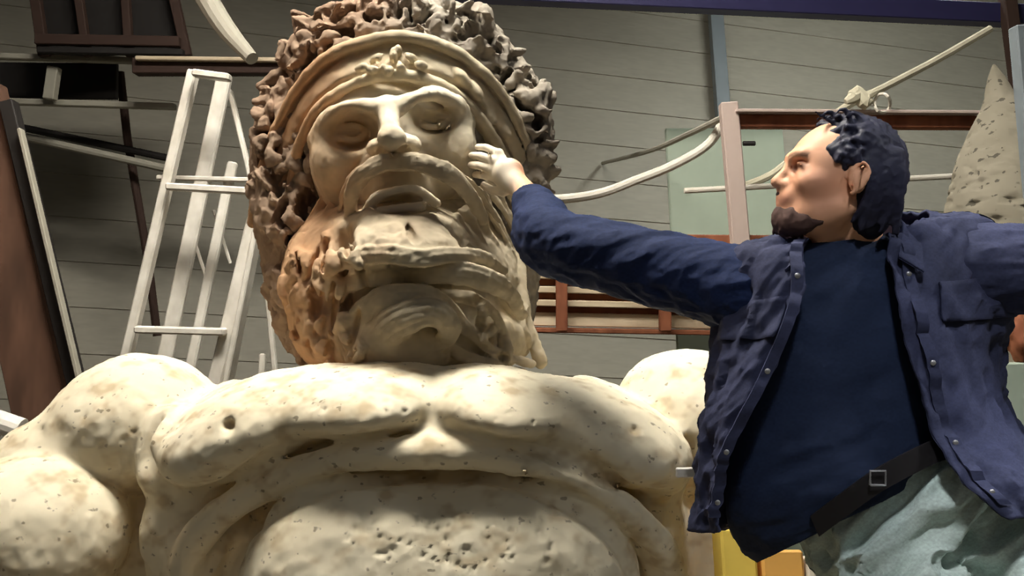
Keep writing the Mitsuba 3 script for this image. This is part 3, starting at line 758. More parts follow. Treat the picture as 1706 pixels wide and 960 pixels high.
def build_hair():
    r = np.random.default_rng(11)
    v = Vol(*grid(388, 945, -62, 645, 2.34, 3.05, .0050))
    v.ell(C(664, 262, 2.84), [.37, .40, .36])
    v.ell(C(668, 110, 2.78), [.35, .20, .24], k=.05)
    v.ell(C(496, 400, 2.74), [.105, .37, .20], rotm(0, 0, 6), k=.05)
    v.ell(C(858, 400, 2.80), [.085, .36, .19], rotm(0, 0, -2), k=.05)
    v.ell(C(478, 260, 2.80), [.095, .25, .18], rotm(0, 0, -6), k=.05)
    v.ell(C(872, 210, 2.80), [.085, .20, .16], rotm(0, 0, 10), k=.05)
    base = Vol.__new__(Vol); base.ax, base.d = v.ax, v.d.copy()
    sf = lambda x, y: base.surf(x, y, 2.78)
    oc = spline(np.array(OUTER), 200)
    # tangled leaf-like locks rooted behind the band
    for i in range(250):
        u = r.uniform(0.0, 1.0)
        q = oc[int(u * 199)]
        ang = math.radians(176 - 176 * u)
        b = r.uniform(-2, 84)
        x, y = q[0] + math.cos(ang) * b, q[1] - math.sin(ang) * b
        d = sf(x, y)
        if d > 2.77:
            if b > 60 or not .1 < u < .9:
                continue
            d = 2.68
        if not 428 < x < 908:
            continue
        L, w = r.uniform(20, 40), r.uniform(7, 14)
        a = math.degrees(ang) + r.normal(0, 55)
        R = rotm(r.uniform(-35, 35), r.uniform(-40, 40), a)
        c = C(x, y, d - r.uniform(.0, .05))
        v.ell(c, [L * HP, w * HP, r.uniform(.016, .03)], R, k=.010)
        if i % 2 == 0:                                       # hollow beside the leaf rib
            v.ell(c + R @ np.array([0, w * .9 * HP, .014]), [L * .8 * HP, w * .42 * HP, .035], R, k=.008, cut=True)
        if i % 3 == 0:
            v.tube([c + R @ np.array([-L * .9 * HP, 0, .016]), c + R @ np.array([0, 0, .030]), c + R @ np.array([L * HP, 0, .008])], [.007, .006, .003], k=.004)
    for i in range(64):
        u = r.uniform(0, 1) if i < 40 else r.uniform(.66, .95)
        q = oc[int(u * 199)]
        ang = math.radians(176 - 176 * u) + r.normal(0, .7)
        L = r.uniform(40, 80); ca, sa = math.cos(ang), math.sin(ang)
        x0, y0 = q[0] + ca * 4, q[1] - sa * 4
        bend = r.choice([-1, 1]) * r.uniform(8, 24)
        if not 425 < x0 + ca * L < 922:
            continue
        P = [(x0, y0), (x0 + ca * L * .5 - sa * bend, y0 - sa * L * .5 - ca * bend), (x0 + ca * L + sa * bend * .5, y0 - sa * L + ca * bend * .5)]
        lock(v, [(px, py, min(sf(px, py), 2.68) - o) for (px, py), o in zip(P, (.01, .05, .03))], r.uniform(9, 15), 4, int(r.choice([0, 3])), mid=1.3, k=.008)
    # left side: long wavy locks hanging beside the cheek
    for i in range(110):
        y = r.uniform(130, 560)
        f = (y - 150) / 410
        x = 420 + 44 * f + r.uniform(0, 100)
        L = r.uniform(50, 110); s = r.choice([-1, 1]) * r.uniform(5, 16)
        o = r.uniform(.004, .034)
        P = [(x, y), (x + s, y + L * .33), (x - s * .7 + 6, y + L * .66), (x + s * .8 + 14, y + L)]
        if max(sf(*q) for q in P) > 2.77:
            continue
        lock(v, [(px, py, sf(px, py) - o * w) for (px, py), w in zip(P, (0, 1.4, 1.2, 0))], r.uniform(8, 14), 4, int(r.choice([0, 0, 3])), mid=1.3, k=.006)
    edge = spline([(434, 300), (438, 340), (446, 420), (462, 500), (492, 596)], 60)
    for i in range(30):
        x, y = edge[r.integers(0, 50)]
        x += r.uniform(6, 34); s = r.uniform(-8, 8); L = r.uniform(50, 90)
        d = 2.60 - r.uniform(0, .05)
        lock(v, [(x, y, d + .04), (x + s + 4, y + L * .33, d), (x - s + 8, y + L * .66, d - .01), (x + 18, y + L, d + .03)], r.uniform(8, 13), 4, int(r.choice([0, 3])), mid=1.3, k=.008)
    for i in range(46):
        y = r.uniform(200, 600); f = (y - 150) / 410
        x = 424 + 62 * f + r.uniform(0, 86)
        v.ell(C(x, y, sf(x, y) - .02), [r.uniform(.008, .016), r.uniform(.016, .045), .05], rotm(0, 0, r.uniform(-25, 25)), k=.008, cut=True)
    # right side, between cheek, band and the sculptor's hand
    for i in range(60):
        y = r.uniform(230, 560)
        f = (y - 230) / 330
        x = r.uniform(806, 880) + 8 * f
        L = r.uniform(50, 100); s = r.choice([-1, 1]) * r.uniform(4, 14)
        P = [(x - 8, y), (x + s, y + L * .35), (x - s * .5 + 8, y + L * .7), (x + s + 14, y + L)]
        o = r.uniform(.004, .03)
        if max(sf(*q) for q in P) > 2.77:
            continue
        lock(v, [(px, py, sf(px, py) - o * w) for (px, py), w in zip(P, (0, 1.4, 1.2, 0))], r.uniform(7, 12), 3, int(r.choice([0, 3])), mid=1.2, k=.006)
    for i in range(60):                                     # drilled hollows between the locks
        u = r.uniform(0, 1)
        q = oc[int(u * 199)]
        ang = math.radians(176 - 176 * u)
        b = r.uniform(14, 66)
        x, y = q[0] + math.cos(ang) * b, q[1] - math.sin(ang) * b
        v.ell(C(x, y, min(sf(x, y), 2.7) - .05), [r.uniform(.014, .034), r.uniform(.009, .017), .09], rotm(0, 0, r.uniform(0, 180)), k=.008, cut=True)
    # neck down onto the torso
    v.ell(C(680, 600, 2.68), [.24, .22, .2], k=.03)
    seat_cut(v)
    m = v.mesh()
    return rough(m, [(12, .012), (34, .008), (90, .0045)], 15)

def clay_of(c0, c1, red, amount):
    def fn(p, n, uv):
        a = mfbm(p.x * 5.0 + 4, p.y * 5.0, p.z * 5.0)
        b = mfbm(p.x * 26.0, p.y * 26.0 + 7, p.z * 26.0)
        c = mmix(c0, c1, mss(.25, .75, a))
        w = mss(-.22, -.52, p.x + (a - .5) * .30)            # warm light from the left, painted into the clay as redder colour
        return mmix(c, red, w * amount) * (0.74 + 0.5 * b)
    return fn
textured('mat_clay_face', clay_of(S(190, 178, 156), S(222, 212, 190), S(206, 170, 132), .7), 0.9)
textured('mat_clay_beard', clay_of(S(158, 146, 126), S(196, 184, 160), S(186, 144, 108), .85), 0.9)
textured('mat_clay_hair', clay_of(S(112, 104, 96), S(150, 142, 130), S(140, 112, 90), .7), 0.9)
sh = thing('clay_bust', 'colossal grey-brown clay head of a bearded man looking up, wearing a headband', 'sculpture')
obj('face', to_world(build_face()), 'mat_clay_face', sh, smooth=True)
obj('beard', to_world(build_beard()), 'mat_clay_beard', sh, smooth=True)
obj('headband', to_world(build_band()), 'mat_clay_beard', sh, smooth=True, label='double-rolled headband with worn leaf ornament')
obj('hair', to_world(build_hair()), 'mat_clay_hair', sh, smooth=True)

# ---------------------------------------------------------------- the sculptor
def K(x, y, z):
    """world position -> lens-aligned coordinates"""
    w = np.array([x, y, z], float) - CAM
    return np.array([w @ RIGHT, w @ UP, -(w @ FWD)])

HC = C(1393, 303, 1.80)
tl = math.radians(9)
HF, HU, HR = np.array([-math.cos(tl), math.sin(tl), 0.0]), np.array([math.sin(tl), math.cos(tl), 0.0]), np.array([0, 0, 1.0])
HM = np.stack([HF, HU, HR], 1)                       # head frame: forward, up, towards the near ear
def H(f, u, r=0.0):
    return HC + HF * f + HU * u + HR * r

SR, EL, WR = C(1222, 478, 1.84), C(922, 404, 2.02), C(874, 320, 2.24)
SL, EL2, WR2 = C(1600, 440, 1.88), C(1915, 452, 1.84), C(1990, 250, 1.70)
HIP_R, HIP_L = C(1462, 880, 1.87), C(1590, 832, 1.89)
KN_R, KN_L = K(.80, 1.80, .50), K(1.13, 1.76, .55)
AN_R, AN_L = K(.82, 2.0, .09), K(1.24, 2.02, .09)

def build_body():
    v = Vol(axis(-.16, 1.62, .016, (-.15, .09, .003), (.49, .80, .0042)), axis(-1.50, .42, .016, (.05, .40, .0034)), axis(-2.46, -1.52, .016, (-2.44, -2.16, .003), (-1.91, -1.69, .0042)))
    # legs, trunk, arms
    for h, kn, an, s in ((HIP_R, KN_R, AN_R, -.01), (HIP_L, KN_L, AN_L, .03)):
        v.tube([h, kn, an], [.075, .052, .036], k=.03)
        v.tube([an + [0, -.02, 0], an + K(s, -.17, .045) - K(0, 0, .09)], [.036, .026], k=.02)
    v.ell(C(1515, 835, 1.88), [.15, .10, .085], rotm(0, 0, 15), k=.04)
    v.ell(C(1440, 700, 1.87), [.13, .15, .075], rotm(0, 0, 8), k=.05)
    v.ell(C(1412, 560, 1.87), [.155, .16, .085], rotm(0, 0, 6), k=.05)
    v.tube([SR, C(1410, 452, 1.88), SL], [.055, .06, .055], k=.04)
    v.tube([SR, EL, WR], [.050, .038, .026], k=.02)
    v.tube([SL, EL2, WR2], [.050, .038, .026], k=.02)
    # neck
    v.tube([H(-.035, -.03), C(1412, 440, 1.87)], [.055, .068], k=.03)
    v.tube([H(.03, -.075, .03), C(1375, 430, 1.82)], [.018, .016], k=.04)
    # head
    v.ell(H(-.012, .033), [.094, .090, .073], HM, k=.0)
    v.ell(H(.035, -.005), [.064, .088, .064], HM, k=.03)
    v.tube([H(.0, -.055, .045), H(.072, -.088, .022), H(.085, -.09, 0), H(.072, -.088, -.022), H(.0, -.055, -.045)], [.022, .021, .022, .021, .022], k=.03)
    v.ell(H(.035, -.06), [.05, .045, .048], HM, k=.03)
    v.tube([H(.083, .036, -.035), H(.092, .032, -.012), H(.092, .032, .012), H(.083, .036, .035)], [.011, .010, .010, .011], k=.015)   # brow
    v.tube([H(.09, .022), H(.106, -.004), H(.114, -.018)], [.0085, .0095, .012], k=.010)                                           # nose
    for s in (-1, 1):
        v.ell(H(.101, -.022, .011 * s), [.013, .009, .009], HM, k=.007)
        v.ell(H(.107, -.031, .008 * s), [.006, .006, .004], HM, k=.003, cut=True)
        v.ell(H(.086, .012, .033 * s), [.02, .013, .018], HM, k=.012, cut=True)
        v.ell(H(.071, .012, .032 * s), [.013, .012, .013], HM, k=.002)                                                              # eye
        v.tube(spline([H(.078, .010, .018 * s), H(.086, .019, .032 * s), H(.074, .012, .047 * s)], 8), .0042, k=.004)               # lids
        v.tube(spline([H(.078, .010, .018 * s), H(.084, .005, .032 * s), H(.074, .010, .047 * s)], 8), .0038, k=.004)
        v.ell(H(.055, -.018, .048 * s), [.032, .02, .018], HM, k=.02)                                                               # cheek bone
        # ear
        v.ell(H(-.012, .0, .077 * s), [.017, .030, .008], HM @ rotm(0, 0, -12), k=.006)
        v.ell(H(-.012, .0, .082 * s), [.015, .026, .0075], HM, k=.006)
        v.tube(spline([H(.002, .012, .082 * s), H(-.012, .029, .087 * s), H(-.028, .014, .089 * s), H(-.022, -.012, .086 * s), H(-.006, -.030, .080 * s)], 14), .0045, k=.003)
    v.ell(H(.088, -.046), [.021, .024, .030], HM, k=.015)
    v.tube(spline([H(.086, -.052, -.024), H(.105, -.050, 0), H(.086, -.052, .024)], 8), [.005] * 8, k=.004)
    v.tube(spline([H(.084, -.060, -.022), H(.103, -.061, 0), H(.084, -.060, .022)], 8), [.0058] * 8, k=.004)
    v.ell(H(.092, -.088), [.018, .016, .022], HM, k=.012)
    # right hand on the cheek of the statue
    v.tube([WR, C(846, 293, 2.285)], [.027, .034], k=.01)
    v.ell(C(846, 288, 2.285), [.040, .036, .026], rotm(20, -25, 40), k=.015)
    fing = [((829, 297, 2.303), (806, 292, 2.325), (792, 291, 2.375), .0106), ((824, 283, 2.295), (799, 276, 2.32), (785, 275, 2.38), .0112),
            ((825, 269, 2.293), (801, 260, 2.32), (786, 259, 2.38), .0108), ((831, 256, 2.297), (810, 246, 2.325), (796, 245, 2.37), .0098)]
    for a, b, c, rr in fing:
        v.tube([C(846, 288, 2.285), C(*a)], [.018, rr * 1.25], k=.008)
        v.tube([C(*a), C(*b), C(*c)], [rr * 1.1, rr, rr * .85], k=.003)
        v.ell(C(*a), [rr * 1.25] * 3, k=.005)
    v.tube([C(856, 306, 2.27), C(838, 320, 2.295), C(820, 317, 2.335), C(806, 309, 2.37)], [.020, .0125, .0112, .0095], k=.008)
    # left hand, relaxed, beyond the frame
    for i in range(4):
        o = np.array([.022 * (i - 1.5), 0, .004 * i])
        v.tube([WR2, WR2 + o + [.0, .09, .0], WR2 + o * 1.1 + [0, .13, .03], WR2 + o * 1.1 + [0, .145, .06]], [.024, .012, .010, .008], k=.006)
    v.tube([WR2 + [-.01, .02, 0], WR2 + [-.05, .06, .02], WR2 + [-.06, .09, .04]], [.018, .012, .009], k=.008)
    m = v.mesh()
    m = trimesh.smoothing.filter_taubin(m, iterations=2)
    c = np.tile(S(226, 172, 138), (len(m.vertices), 1))
    pv = np.array(m.vertices)
    dep = -pv[:, 2]
    n1 = meshkit.fbm(pv * 30, 3, 4)
    dust = sm(C(872, 0, 2.2)[0], C(838, 0, 2.3)[0], pv[:, 0] + (n1 - .5) * .03)
    c = c * (1 - .9 * dust[:, None]) + np.array(S(226, 218, 200)) * (.9 * dust[:, None])
    lp = (pv - HC) @ HM
    red = np.exp(-((lp[:, 0] - .05) ** 2 + (lp[:, 1] + .03) ** 2) / .003)[:, None] * (pv[:, :1] > .4)
    c = c * (1 - .35 * red) + np.array(S(190, 112, 88)) * .35 * red
    eye = np.exp(-((lp[:, 0] - .084) ** 2 + (lp[:, 1] - .012) ** 2) / .00006)[:, None]
    c = c * (1 - .7 * eye) + np.array(S(70, 52, 46)) * .7 * eye
    lips = np.exp(-((lp[:, 0] - .10) ** 2 + (lp[:, 1] + .055) ** 2) / .00016)[:, None]
    c = c * (1 - .5 * lips) + np.array(S(160, 88, 80)) * .5 * lips
    brow = .8 * np.exp(-((lp[:, 1] - .036 + .15 * np.abs(np.abs(lp[:, 2]) - .03)) ** 2) / .00002)[:, None] * ((lp[:, 0] > .07) & (np.abs(lp[:, 2]) > .010) & (np.abs(lp[:, 2]) < .05))[:, None]
    c = c * (1 - .8 * brow) + np.array(S(36, 30, 30)) * .8 * brow
    c = c * (.92 + .16 * n1[:, None])
    return m, c

def build_hair_cap():
    r = np.random.default_rng(21)
    v = Vol(axis(.50, .84, .0036), axis(.04, .36, .0036), axis(-1.96, -1.66, .0040))
    v.ell(H(-.028, .040), [.092, .088, .079], HM)
    v.ell(H(-.052, .0), [.062, .09, .076], HM, k=.03)
    v.ell(H(-.068, -.055), [.042, .05, .062], HM, k=.03)
    # face, ears and neck stay free
    v.ell(H(.085, -.03), [.088, .10, .12], HM, k=.02, cut=True)
    for s in (-1, 1):
        v.ell(H(.0, -.035, .10 * s), [.035, .058, .05], HM @ rotm(0, 0, 20), k=.015, cut=True)
    base = Vol.__new__(Vol); base.ax, base.d = v.ax, v.d.copy()
    for i in range(150):                                    # combed-back tousled strands
        s = r.uniform(-1, 1)
        a0 = r.uniform(-.1, 1.15)
        P = []
        for j in range(5):
            a = a0 + j * r.uniform(.22, .36)
            ff, uu = -.025 + .091 * math.cos(a) * (1 - .15 * abs(s)), .03 + .102 * math.sin(a)
            rr = .083 * math.sin(s * 1.35)
            w = math.cos(s * 1.2)
            P.append(H(-.035 + (ff + .035) * w, .03 + (uu - .03) * max(w, .25) - .05 * abs(s) * j / 5, rr) + r.normal(0, .004, 3))
        v.tube(spline(P, 10), np.linspace(.0065, .003, 10), k=.003)
    for i in range(150):                                     # strands combed down over the near and far side
        s, sgn = r.uniform(-.97, .42), r.choice([1, 1, -1])
        b0, b1 = r.uniform(5, 60), r.uniform(62, 78) if s > -.35 else r.uniform(80, 120)
        P = []
        for t in np.linspace(0, 1, 6):
            b, q = math.radians(b0 + (b1 - b0) * t), s - .22 * t
            w = math.sqrt(max(.02, 1 - min(.98, q * q)))
            P.append(H(-.028 + .096 * max(q, -1), .036 + .093 * w * math.cos(b) - .02 * t * (q < -.35), sgn * .083 * max(w, .3) * math.sin(b)) + r.normal(0, .0015, 3))
        v.tube(spline(P, 12), np.linspace(.0055, .0028, 12), k=.002)
    for i in range(60):                                      # strands falling behind the near ear
        s = r.choice([1, 1, -1])
        f0 = r.uniform(-.090, -.02)
        P = [H(f0, .06, .072 * s), H(f0 - .008, .015, .080 * s), H(f0 - .014, -.03, .075 * s), H(f0 - .012 + r.normal(0, .008), -.075 + r.normal(0, .012), .060 * s)]
        v.tube(spline(P, 10), np.linspace(.009, .004, 10), k=.004)
    for i in range(14):                                      # loose tufts over the forehead
        f0, s = r.uniform(.0, .062), r.uniform(-.04, .06)
        P = [H(f0 - .03, .105, s), H(f0 - .01, .122 + r.uniform(-.01, .008), s), H(f0 + .014, .112 + r.uniform(-.02, .012), s + .01)]
        v.tube(spline(P, 8), np.linspace(.005, .002, 8), k=.003)
    m = v.mesh()
    return rough(m, [(60, .002), (140, .0015)], 33)

def build_goatee():
    r = np.random.default_rng(8)
    v = Vol(axis(.46, .64, .003), axis(.04, .20, .003), axis(-1.90, -1.68, .0035))
    v.tube([H(.030, -.080, .050), H(.060, -.092, .034), H(.077, -.093, .016), H(.082, -.091, 0), H(.077, -.093, -.016), H(.060, -.092, -.034), H(.030, -.080, -.050)], [.008, .022, .027, .028, .027, .022, .008])
    v.ell(H(.089, -.084), [.023, .026, .024], HM, k=.01)
    v.tube(spline([H(.08, -.075, .028), H(.06, -.088, .044), H(.035, -.088, .052)], 8), np.linspace(.012, .005, 8), k=.012)
    v.tube(spline([H(.08, -.075, -.028), H(.06, -.088, -.044), H(.035, -.088, -.052)], 8), np.linspace(.012, .005, 8), k=.012)
    v.tube(spline([H(.080, -.068, .032), H(.094, -.046, .024), H(.108, -.041, .0), H(.094, -.046, -.024), H(.080, -.068, -.032)], 14), .0042, k=.004)
    for i in range(60):
        s = r.uniform(-.03, .03)
        f = r.uniform(.045, .098)
        v.tube([H(f, -.09, s), H(f + .002, -.110 - r.uniform(0, .012), s * 1.05)], [.005, .0025], k=.003)
    return rough(v.mesh(), [(90, .002)], 2)

def loft(rows, n, closed, k=None):
    """rows of control points -> a grid of positions: n samples along each row, k across the rows"""
    R = []
    for row in rows:
        p = np.array([C(*q) for q in row])
        if closed:
            m = len(p)
            w = spline(np.vstack([p[-3:], p, p[:4]]), 20 * (m + 6) + 1)
            w = w[20 * 3: 20 * (m + 3)]
            R.append(w[np.linspace(0, len(w), n, endpoint=False).astype(int)])
        else:
            R.append(spline(p, n))
    R = np.array(R)
    k = k or 8 * len(rows)
    return spline(R.reshape(len(rows), -1), k).reshape(k, n, 3)

def grid_faces(a, b, closed):
    i, j = np.meshgrid(np.arange(a - 1), np.arange(b if closed else b - 1), indexing='ij'); i, j = i.ravel(), j.ravel(); k = (j + 1) % b
    return np.vstack([np.stack([i * b + j, i * b + k, (i + 1) * b + k], 1), np.stack([i * b + j, (i + 1) * b + k, (i + 1) * b + j], 1)])

def sheet(G, thick, folds=None, flip=False):
    """a cloth panel with thickness from a grid of positions"""
    a, b = G.shape[:2]
    f = grid_faces(a, b, False)
    if flip:
        f = f[:, ::-1]
    m = trimesh.Trimesh(G.reshape(-1, 3), f, process=False)
    n = np.array(m.vertex_normals)
    v = np.array(m.vertices)
    if folds is not None:
        v = v + n * folds(v)[:, None]
        n = np.array(trimesh.Trimesh(v, f, process=False).vertex_normals)
    w = v - n * thick
    N = a * b
    ring = np.concatenate([np.arange(b), np.arange(1, a) * b + b - 1, (a - 1) * b + np.arange(b - 2, -1, -1), np.arange(a - 2, 0, -1) * b])
    r2 = np.roll(ring, -1)
    side = np.vstack([np.stack([ring, ring + N, r2 + N], 1), np.stack([ring, r2 + N, r2], 1)])
    if flip:
        side = side[:, ::-1]
    out = trimesh.Trimesh(np.vstack([v, w]), np.vstack([f, f[:, ::-1] + N, side]), process=False)
    return out

def tube_solid(G, folds=None):
    a, b = G.shape[:2]
    f = grid_faces(a, b, True)
    v = G.reshape(-1, 3)
    m = trimesh.Trimesh(v, f, process=False)
    if m.volume < 0:
        f = f[:, ::-1]
        m = trimesh.Trimesh(v, f, process=False)
    if folds is not None:
        v = v + np.array(m.vertex_normals) * folds(v)[:, None]
    c0, c1 = G[0].mean(0), G[-1].mean(0)
    j = np.arange(b); k = (j + 1) % b
    N = a * b
    caps = np.vstack([np.stack([k, j, np.full(b, N)], 1), np.stack([N - b + j, N - b + k, np.full(b, N + 1)], 1)])
    out = trimesh.Trimesh(np.vstack([v, c0, c1]), np.vstack([f, caps]), process=False)
    trimesh.repair.fix_normals(out)
    return out

def fold_fn(dirs, amp, seed):
    """creases running along the given direction"""
    d = np.asarray(dirs, float); d /= np.linalg.norm(d)
    def fn(v):
        along = (v @ d)[:, None] * d
        q = along * 4.0 + (v - along) * 26.0
        s = meshkit.fbm(q, 3, seed)
        return (np.abs(s - .5) * -2 + .35) * amp + (meshkit.fbm(v * 60, 2, seed + 5) - .5) * amp * .35
    return fn

def build_jacket():
    rows = [  # inner edge, front, outer side, back ..., outer side, front, inner edge
        [(1342, 408, 1.78), (1322, 404, 1.80), (1296, 402, 1.86), (1340, 384, 1.95), (1480, 360, 1.97), (1548, 362, 1.92), (1520, 376, 1.84), (1482, 392, 1.79)],
        [(1338, 424, 1.745), (1270, 420, 1.765), (1214, 424, 1.87), (1290, 425, 1.98), (1540, 390, 2.0), (1650, 374, 1.93), (1580, 385, 1.80), (1480, 406, 1.745)],
        [(1338, 500, 1.705), (1270, 512, 1.735), (1196, 525, 1.87), (1280, 530, 2.0), (1560, 500, 2.02), (1688, 490, 1.93), (1600, 500, 1.77), (1494, 505, 1.705)],
        [(1282, 632, 1.705), (1232, 628, 1.735), (1183, 622, 1.86), (1280, 630, 2.0), (1560, 600, 2.02), (1668, 600, 1.93), (1610, 605, 1.77), (1524, 620, 1.705)],
        [(1222, 742, 1.72), (1198, 734, 1.75), (1173, 722, 1.85), (1280, 730, 2.0), (1560, 700, 2.02), (1680, 690, 1.93), (1640, 708, 1.77), (1556, 735, 1.705)],
        [(1202, 822, 1.74), (1186, 816, 1.77), (1166, 806, 1.85), (1280, 800, 2.0), (1600, 780, 2.02), (1740, 760, 1.92), (1700, 785, 1.69), (1612, 812, 1.655)],
        [(1196, 888, 1.75), (1180, 888, 1.78), (1159, 884, 1.85), (1280, 880, 1.99), (1620, 860, 2.02), (1800, 820, 1.9), (1770, 845, 1.66), (1680, 868, 1.63)]]
    G = loft(rows, 90, False, 84)
    fa, fb = fold_fn([.8, 1, 0], .034, 40), fold_fn([-.6, 1, 0], .032, 41)
    mid = C(1420, 500, 1.8)[0]
    return G, sheet(G, .006, lambda v: np.where(v[:, 0] < mid, fa(v), fb(v)), flip=False)

def build_shirt():
    def row(x0, y0, x1, y1, d, b):
        P = []
        for a in np.arange(10) * 2 * np.pi / 10:
            t = .5 - .5 * math.cos(a)
            P.append((x0 + (x1 - x0) * t, y0 + (y1 - y0) * t, d - b * math.sin(a)))
        return P
    rows = [row(1338, 410, 1474, 392, 1.84, .065), row(1290, 436, 1540, 420, 1.85, .085), row(1240, 500, 1600, 470, 1.86, .112), row(1232, 600, 1612, 555, 1.86, .122),
            row(1222, 700, 1612, 635, 1.86, .125), row(1212, 800, 1606, 700, 1.86, .128), row(1215, 870, 1600, 738, 1.86, .132), row(1236, 916, 1590, 765, 1.87, .135), row(1262, 936, 1584, 778, 1.87, .13)]
    G = loft(rows, 80, True, 80)
    return tube_solid(G, fold_fn([.9, .5, 0], .012, 50))

def build_jeans():
    v = Vol(axis(.56, 1.5, .0078), axis(-1.48, -.30, .0078, ), axis(-2.14, -1.55, .0078))
    v.ell(C(1500, 850, 1.88), [.185, .115, .125], rotm(0, 0, 26))
    v.tube([HIP_R, KN_R, AN_R + [0, .03, 0]], [.108, .082, .070], k=.03)
    v.tube([HIP_L, KN_L, AN_L + [0, .03, 0]], [.116, .086, .070], k=.03)
    v.ell(C(1580, 810, 1.86), [.13, .10, .13], rotm(0, 0, 20), k=.05)
    m = v.mesh()
    m = trimesh.smoothing.filter_taubin(m, iterations=2)
    vv, nn = np.array(m.vertices), np.array(m.vertex_normals)
    def ridges(d, freq, seed):                               # long sharp creases pulled from the hip
        d = np.asarray(d, float) / np.linalg.norm(d)
        al = (vv @ d)[:, None] * d
        q = al * 2.2 + (vv - al) * freq
        return 1 - np.abs(meshkit.fbm(q, 2, seed) - .5) * 5
    t = sm(.95, 1.15, vv[:, 0])
    amt = ridges([.75, .66, 0], 22, 60) * (1 - t) + ridges([.55, -.8, 0], 22, 61) * t
    vv = vv + nn * (np.clip(amt, -1, 1) * .030 + (np.clip(ridges([.75, .66, 0], 48, 66) * (1 - t) + ridges([.55, -.8, 0], 48, 67) * t, -1, 1)) * .008)[:, None]
    return trimesh.Trimesh(vv, m.faces, process=False)

def build_sleeve(a, b, c, r, lo, hi, seed, along):
    v = Vol(*[axis(l, h, .0062) for l, h in zip(lo, hi)])
    pts = np.array([a, a * .5 + b * .5, b] + ([b * .45 + c * .55, c] if c is not None else []))
    v.tube(spline(pts, 24), np.interp(np.linspace(0, 1, 24), np.linspace(0, 1, len(r)), r))
    m = v.mesh()
    m = trimesh.smoothing.filter_taubin(m, iterations=3)
    f = fold_fn(along, .016, seed)
    vv = np.array(m.vertices)
    vv = vv + np.array(m.vertex_normals) * f(vv)[:, None]
    return trimesh.Trimesh(vv, m.faces, process=False)

def cloth(name, c0, c1, rough_=.85):
    def fn(p, n, uv):
        a = mfbm(p.x * 9.0, p.y * 9.0, p.z * 9.0)
        b = mfbm(p.x * 220.0, p.y * 220.0, p.z * 220.0, 2)
        return mmix(c0, c1, a) * (.8 + .4 * b)
    textured(name, fn, rough_, sheen=0.4)
cloth('mat_jacket', S(32, 36, 56), S(54, 58, 86))
cloth('mat_sleeve', S(17, 29, 60), S(25, 39, 76))
cloth('mat_shirt', S(20, 30, 52), S(28, 40, 66))
cloth('mat_jeans', S(152, 172, 170), S(200, 212, 204))
cloth('mat_stubble', S(52, 38, 38), S(84, 62, 56))
cloth('mat_man_hair', S(22, 22, 34), S(40, 42, 64), .55)

man = thing('person', 'man in navy jacket and pale jeans touching the cheek of the statue head', 'person')
bm, bc = build_body()
obj('body', to_world(bm), 'mat_skin', man, smooth=True, color=bc)
obj('hair', to_world(build_hair_cap()), 'mat_man_hair', man, smooth=True, label='dark tousled hair')
obj('goatee', to_world(build_goatee()), 'mat_stubble', man, smooth=True, label='short dark beard on the chin')
obj('shirt', to_world(build_shirt()), 'mat_shirt', man, smooth=True, label='dark navy shirt')
JG, jm = build_jacket()
jk = obj('jacket', to_world(jm), 'mat_jacket', man, smooth=True, label='open navy work jacket')
obj('sleeve', to_world(build_sleeve(C(1232, 482, 1.85), EL, C(886, 338, 2.19), [.082, .078, .074, .068, .056, .044], (-.06, -.16, -2.34), (.56, .30, -1.68), 70, [1, .2, 0])), 'mat_sleeve', jk, smooth=True, label='blue sleeve of the raised arm')
obj('sleeve', to_world(build_sleeve(C(1570, 446, 1.89), EL2, None, [.088, .088, .084, .080], (.75, -.2, -2.05), (1.5, .25, -1.7), 71, [1, 0, 0])), 'mat_jacket', jk, smooth=True)
fv = np.array(jm.vertices)[:JG.shape[0] * JG.shape[1]].reshape(JG.shape)
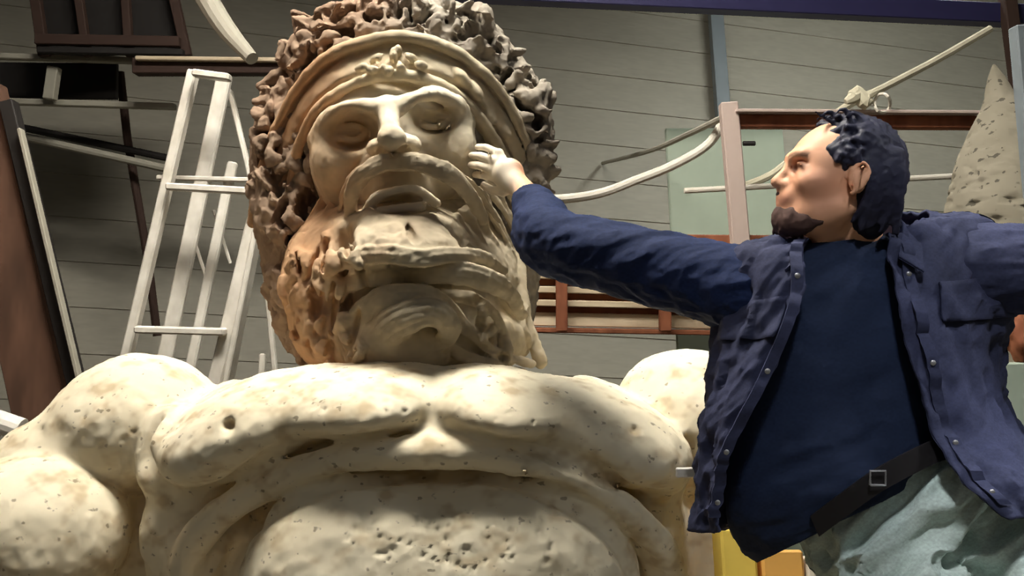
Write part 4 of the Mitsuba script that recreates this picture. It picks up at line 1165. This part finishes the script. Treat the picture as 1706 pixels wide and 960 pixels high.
for col, x in ((3, 'l'), (86, 'r')):                         # front plackets, seams and snaps on the jacket
    line = fv[2:78, col] + [0, 0, .006]
    wide = np.stack([line + [-.011, 0, 0], line + [.011, 0, 0]], 1)
    obj('placket', to_world(sheet(wide, .004)), 'mat_jacket', jk, smooth=40)
    for i in (20, 38, 55, 70):
        s = trimesh.creation.icosphere(2, .0055)
        s.vertices = s.vertices * [1, 1, .5] + line[min(i, len(line) - 1)] + [0, 0, .004]
        obj('snap', to_world(s), 'mat_steel', jk, smooth=True)
for j0, j1, i in ((6, 22, 26), (66, 82, 24)):
    fl = fv[i:i + 9, j0:j1] + [0, 0, .009]
    obj('pocket_flap', to_world(sheet(fl, .005)), 'mat_jacket', jk, smooth=True)
col_l = spline([C(1336, 430, 1.735), C(1342, 404, 1.77), C(1380, 388, 1.93), C(1460, 368, 1.94), C(1500, 372, 1.80), C(1496, 430, 1.725)], 40)
cg = np.stack([col_l, col_l + np.stack([np.linspace(-.035, .04, 40), np.full(40, -.028), np.full(40, -.004) + .02 * np.abs(np.linspace(-1, 1, 40))], 1)], 1)
obj('collar', to_world(sheet(cg, .006)), 'mat_jacket', jk, smooth=True)
obj('jeans', to_world(build_jeans()), 'mat_jeans', man, smooth=True, label='pale creased jeans')
bl = np.array([C(*q) for q in ((1352, 872, 1.755), (1400, 836, 1.735), (1450, 800, 1.725), (1500, 772, 1.728), (1552, 748, 1.745), (1590, 742, 1.80), (1600, 760, 1.90))])
bl = spline(bl, 40) + [0, 0, .018]
bg = np.stack([bl + [-.008, .019, 0], bl + [.008, -.019, 0]], 1)
bt = obj('belt', to_world(sheet(bg, .006, flip=True)), 'mat_leather', man, smooth=40, label='dark leather belt')
bk = C(1461, 796, 1.695)
obj('buckle', pipe(W(np.array([bk + [.014 * a, .013 * b, .004] for a, b in ((-1, -1), (1, -1), (1, 1), (-1, 1), (-1, -1))])), .0025, 6), 'mat_steel', bt)
for an, s in ((AN_R, -.01), (AN_L, .03)):
    w0 = W(an)
    sv = Vol(axis(w0[0] - .12, w0[0] + .14, .007), axis(w0[1] - .26, w0[1] + .10, .007), axis(-.005, .16, .007))
    sv.tube([[w0[0], w0[1] + .01, .05], [w0[0] + s, w0[1] - .15, .040]], [.05, .042], k=.0)
    sv.tube([[w0[0], w0[1] + .01, .05], [w0[0], w0[1] + .01, .12]], [.048, .045], k=.02)
    sv.half([0, 0, .004], [0, 0, -1])
    obj('shoe', sv.mesh(), 'mat_leather', man, smooth=True)
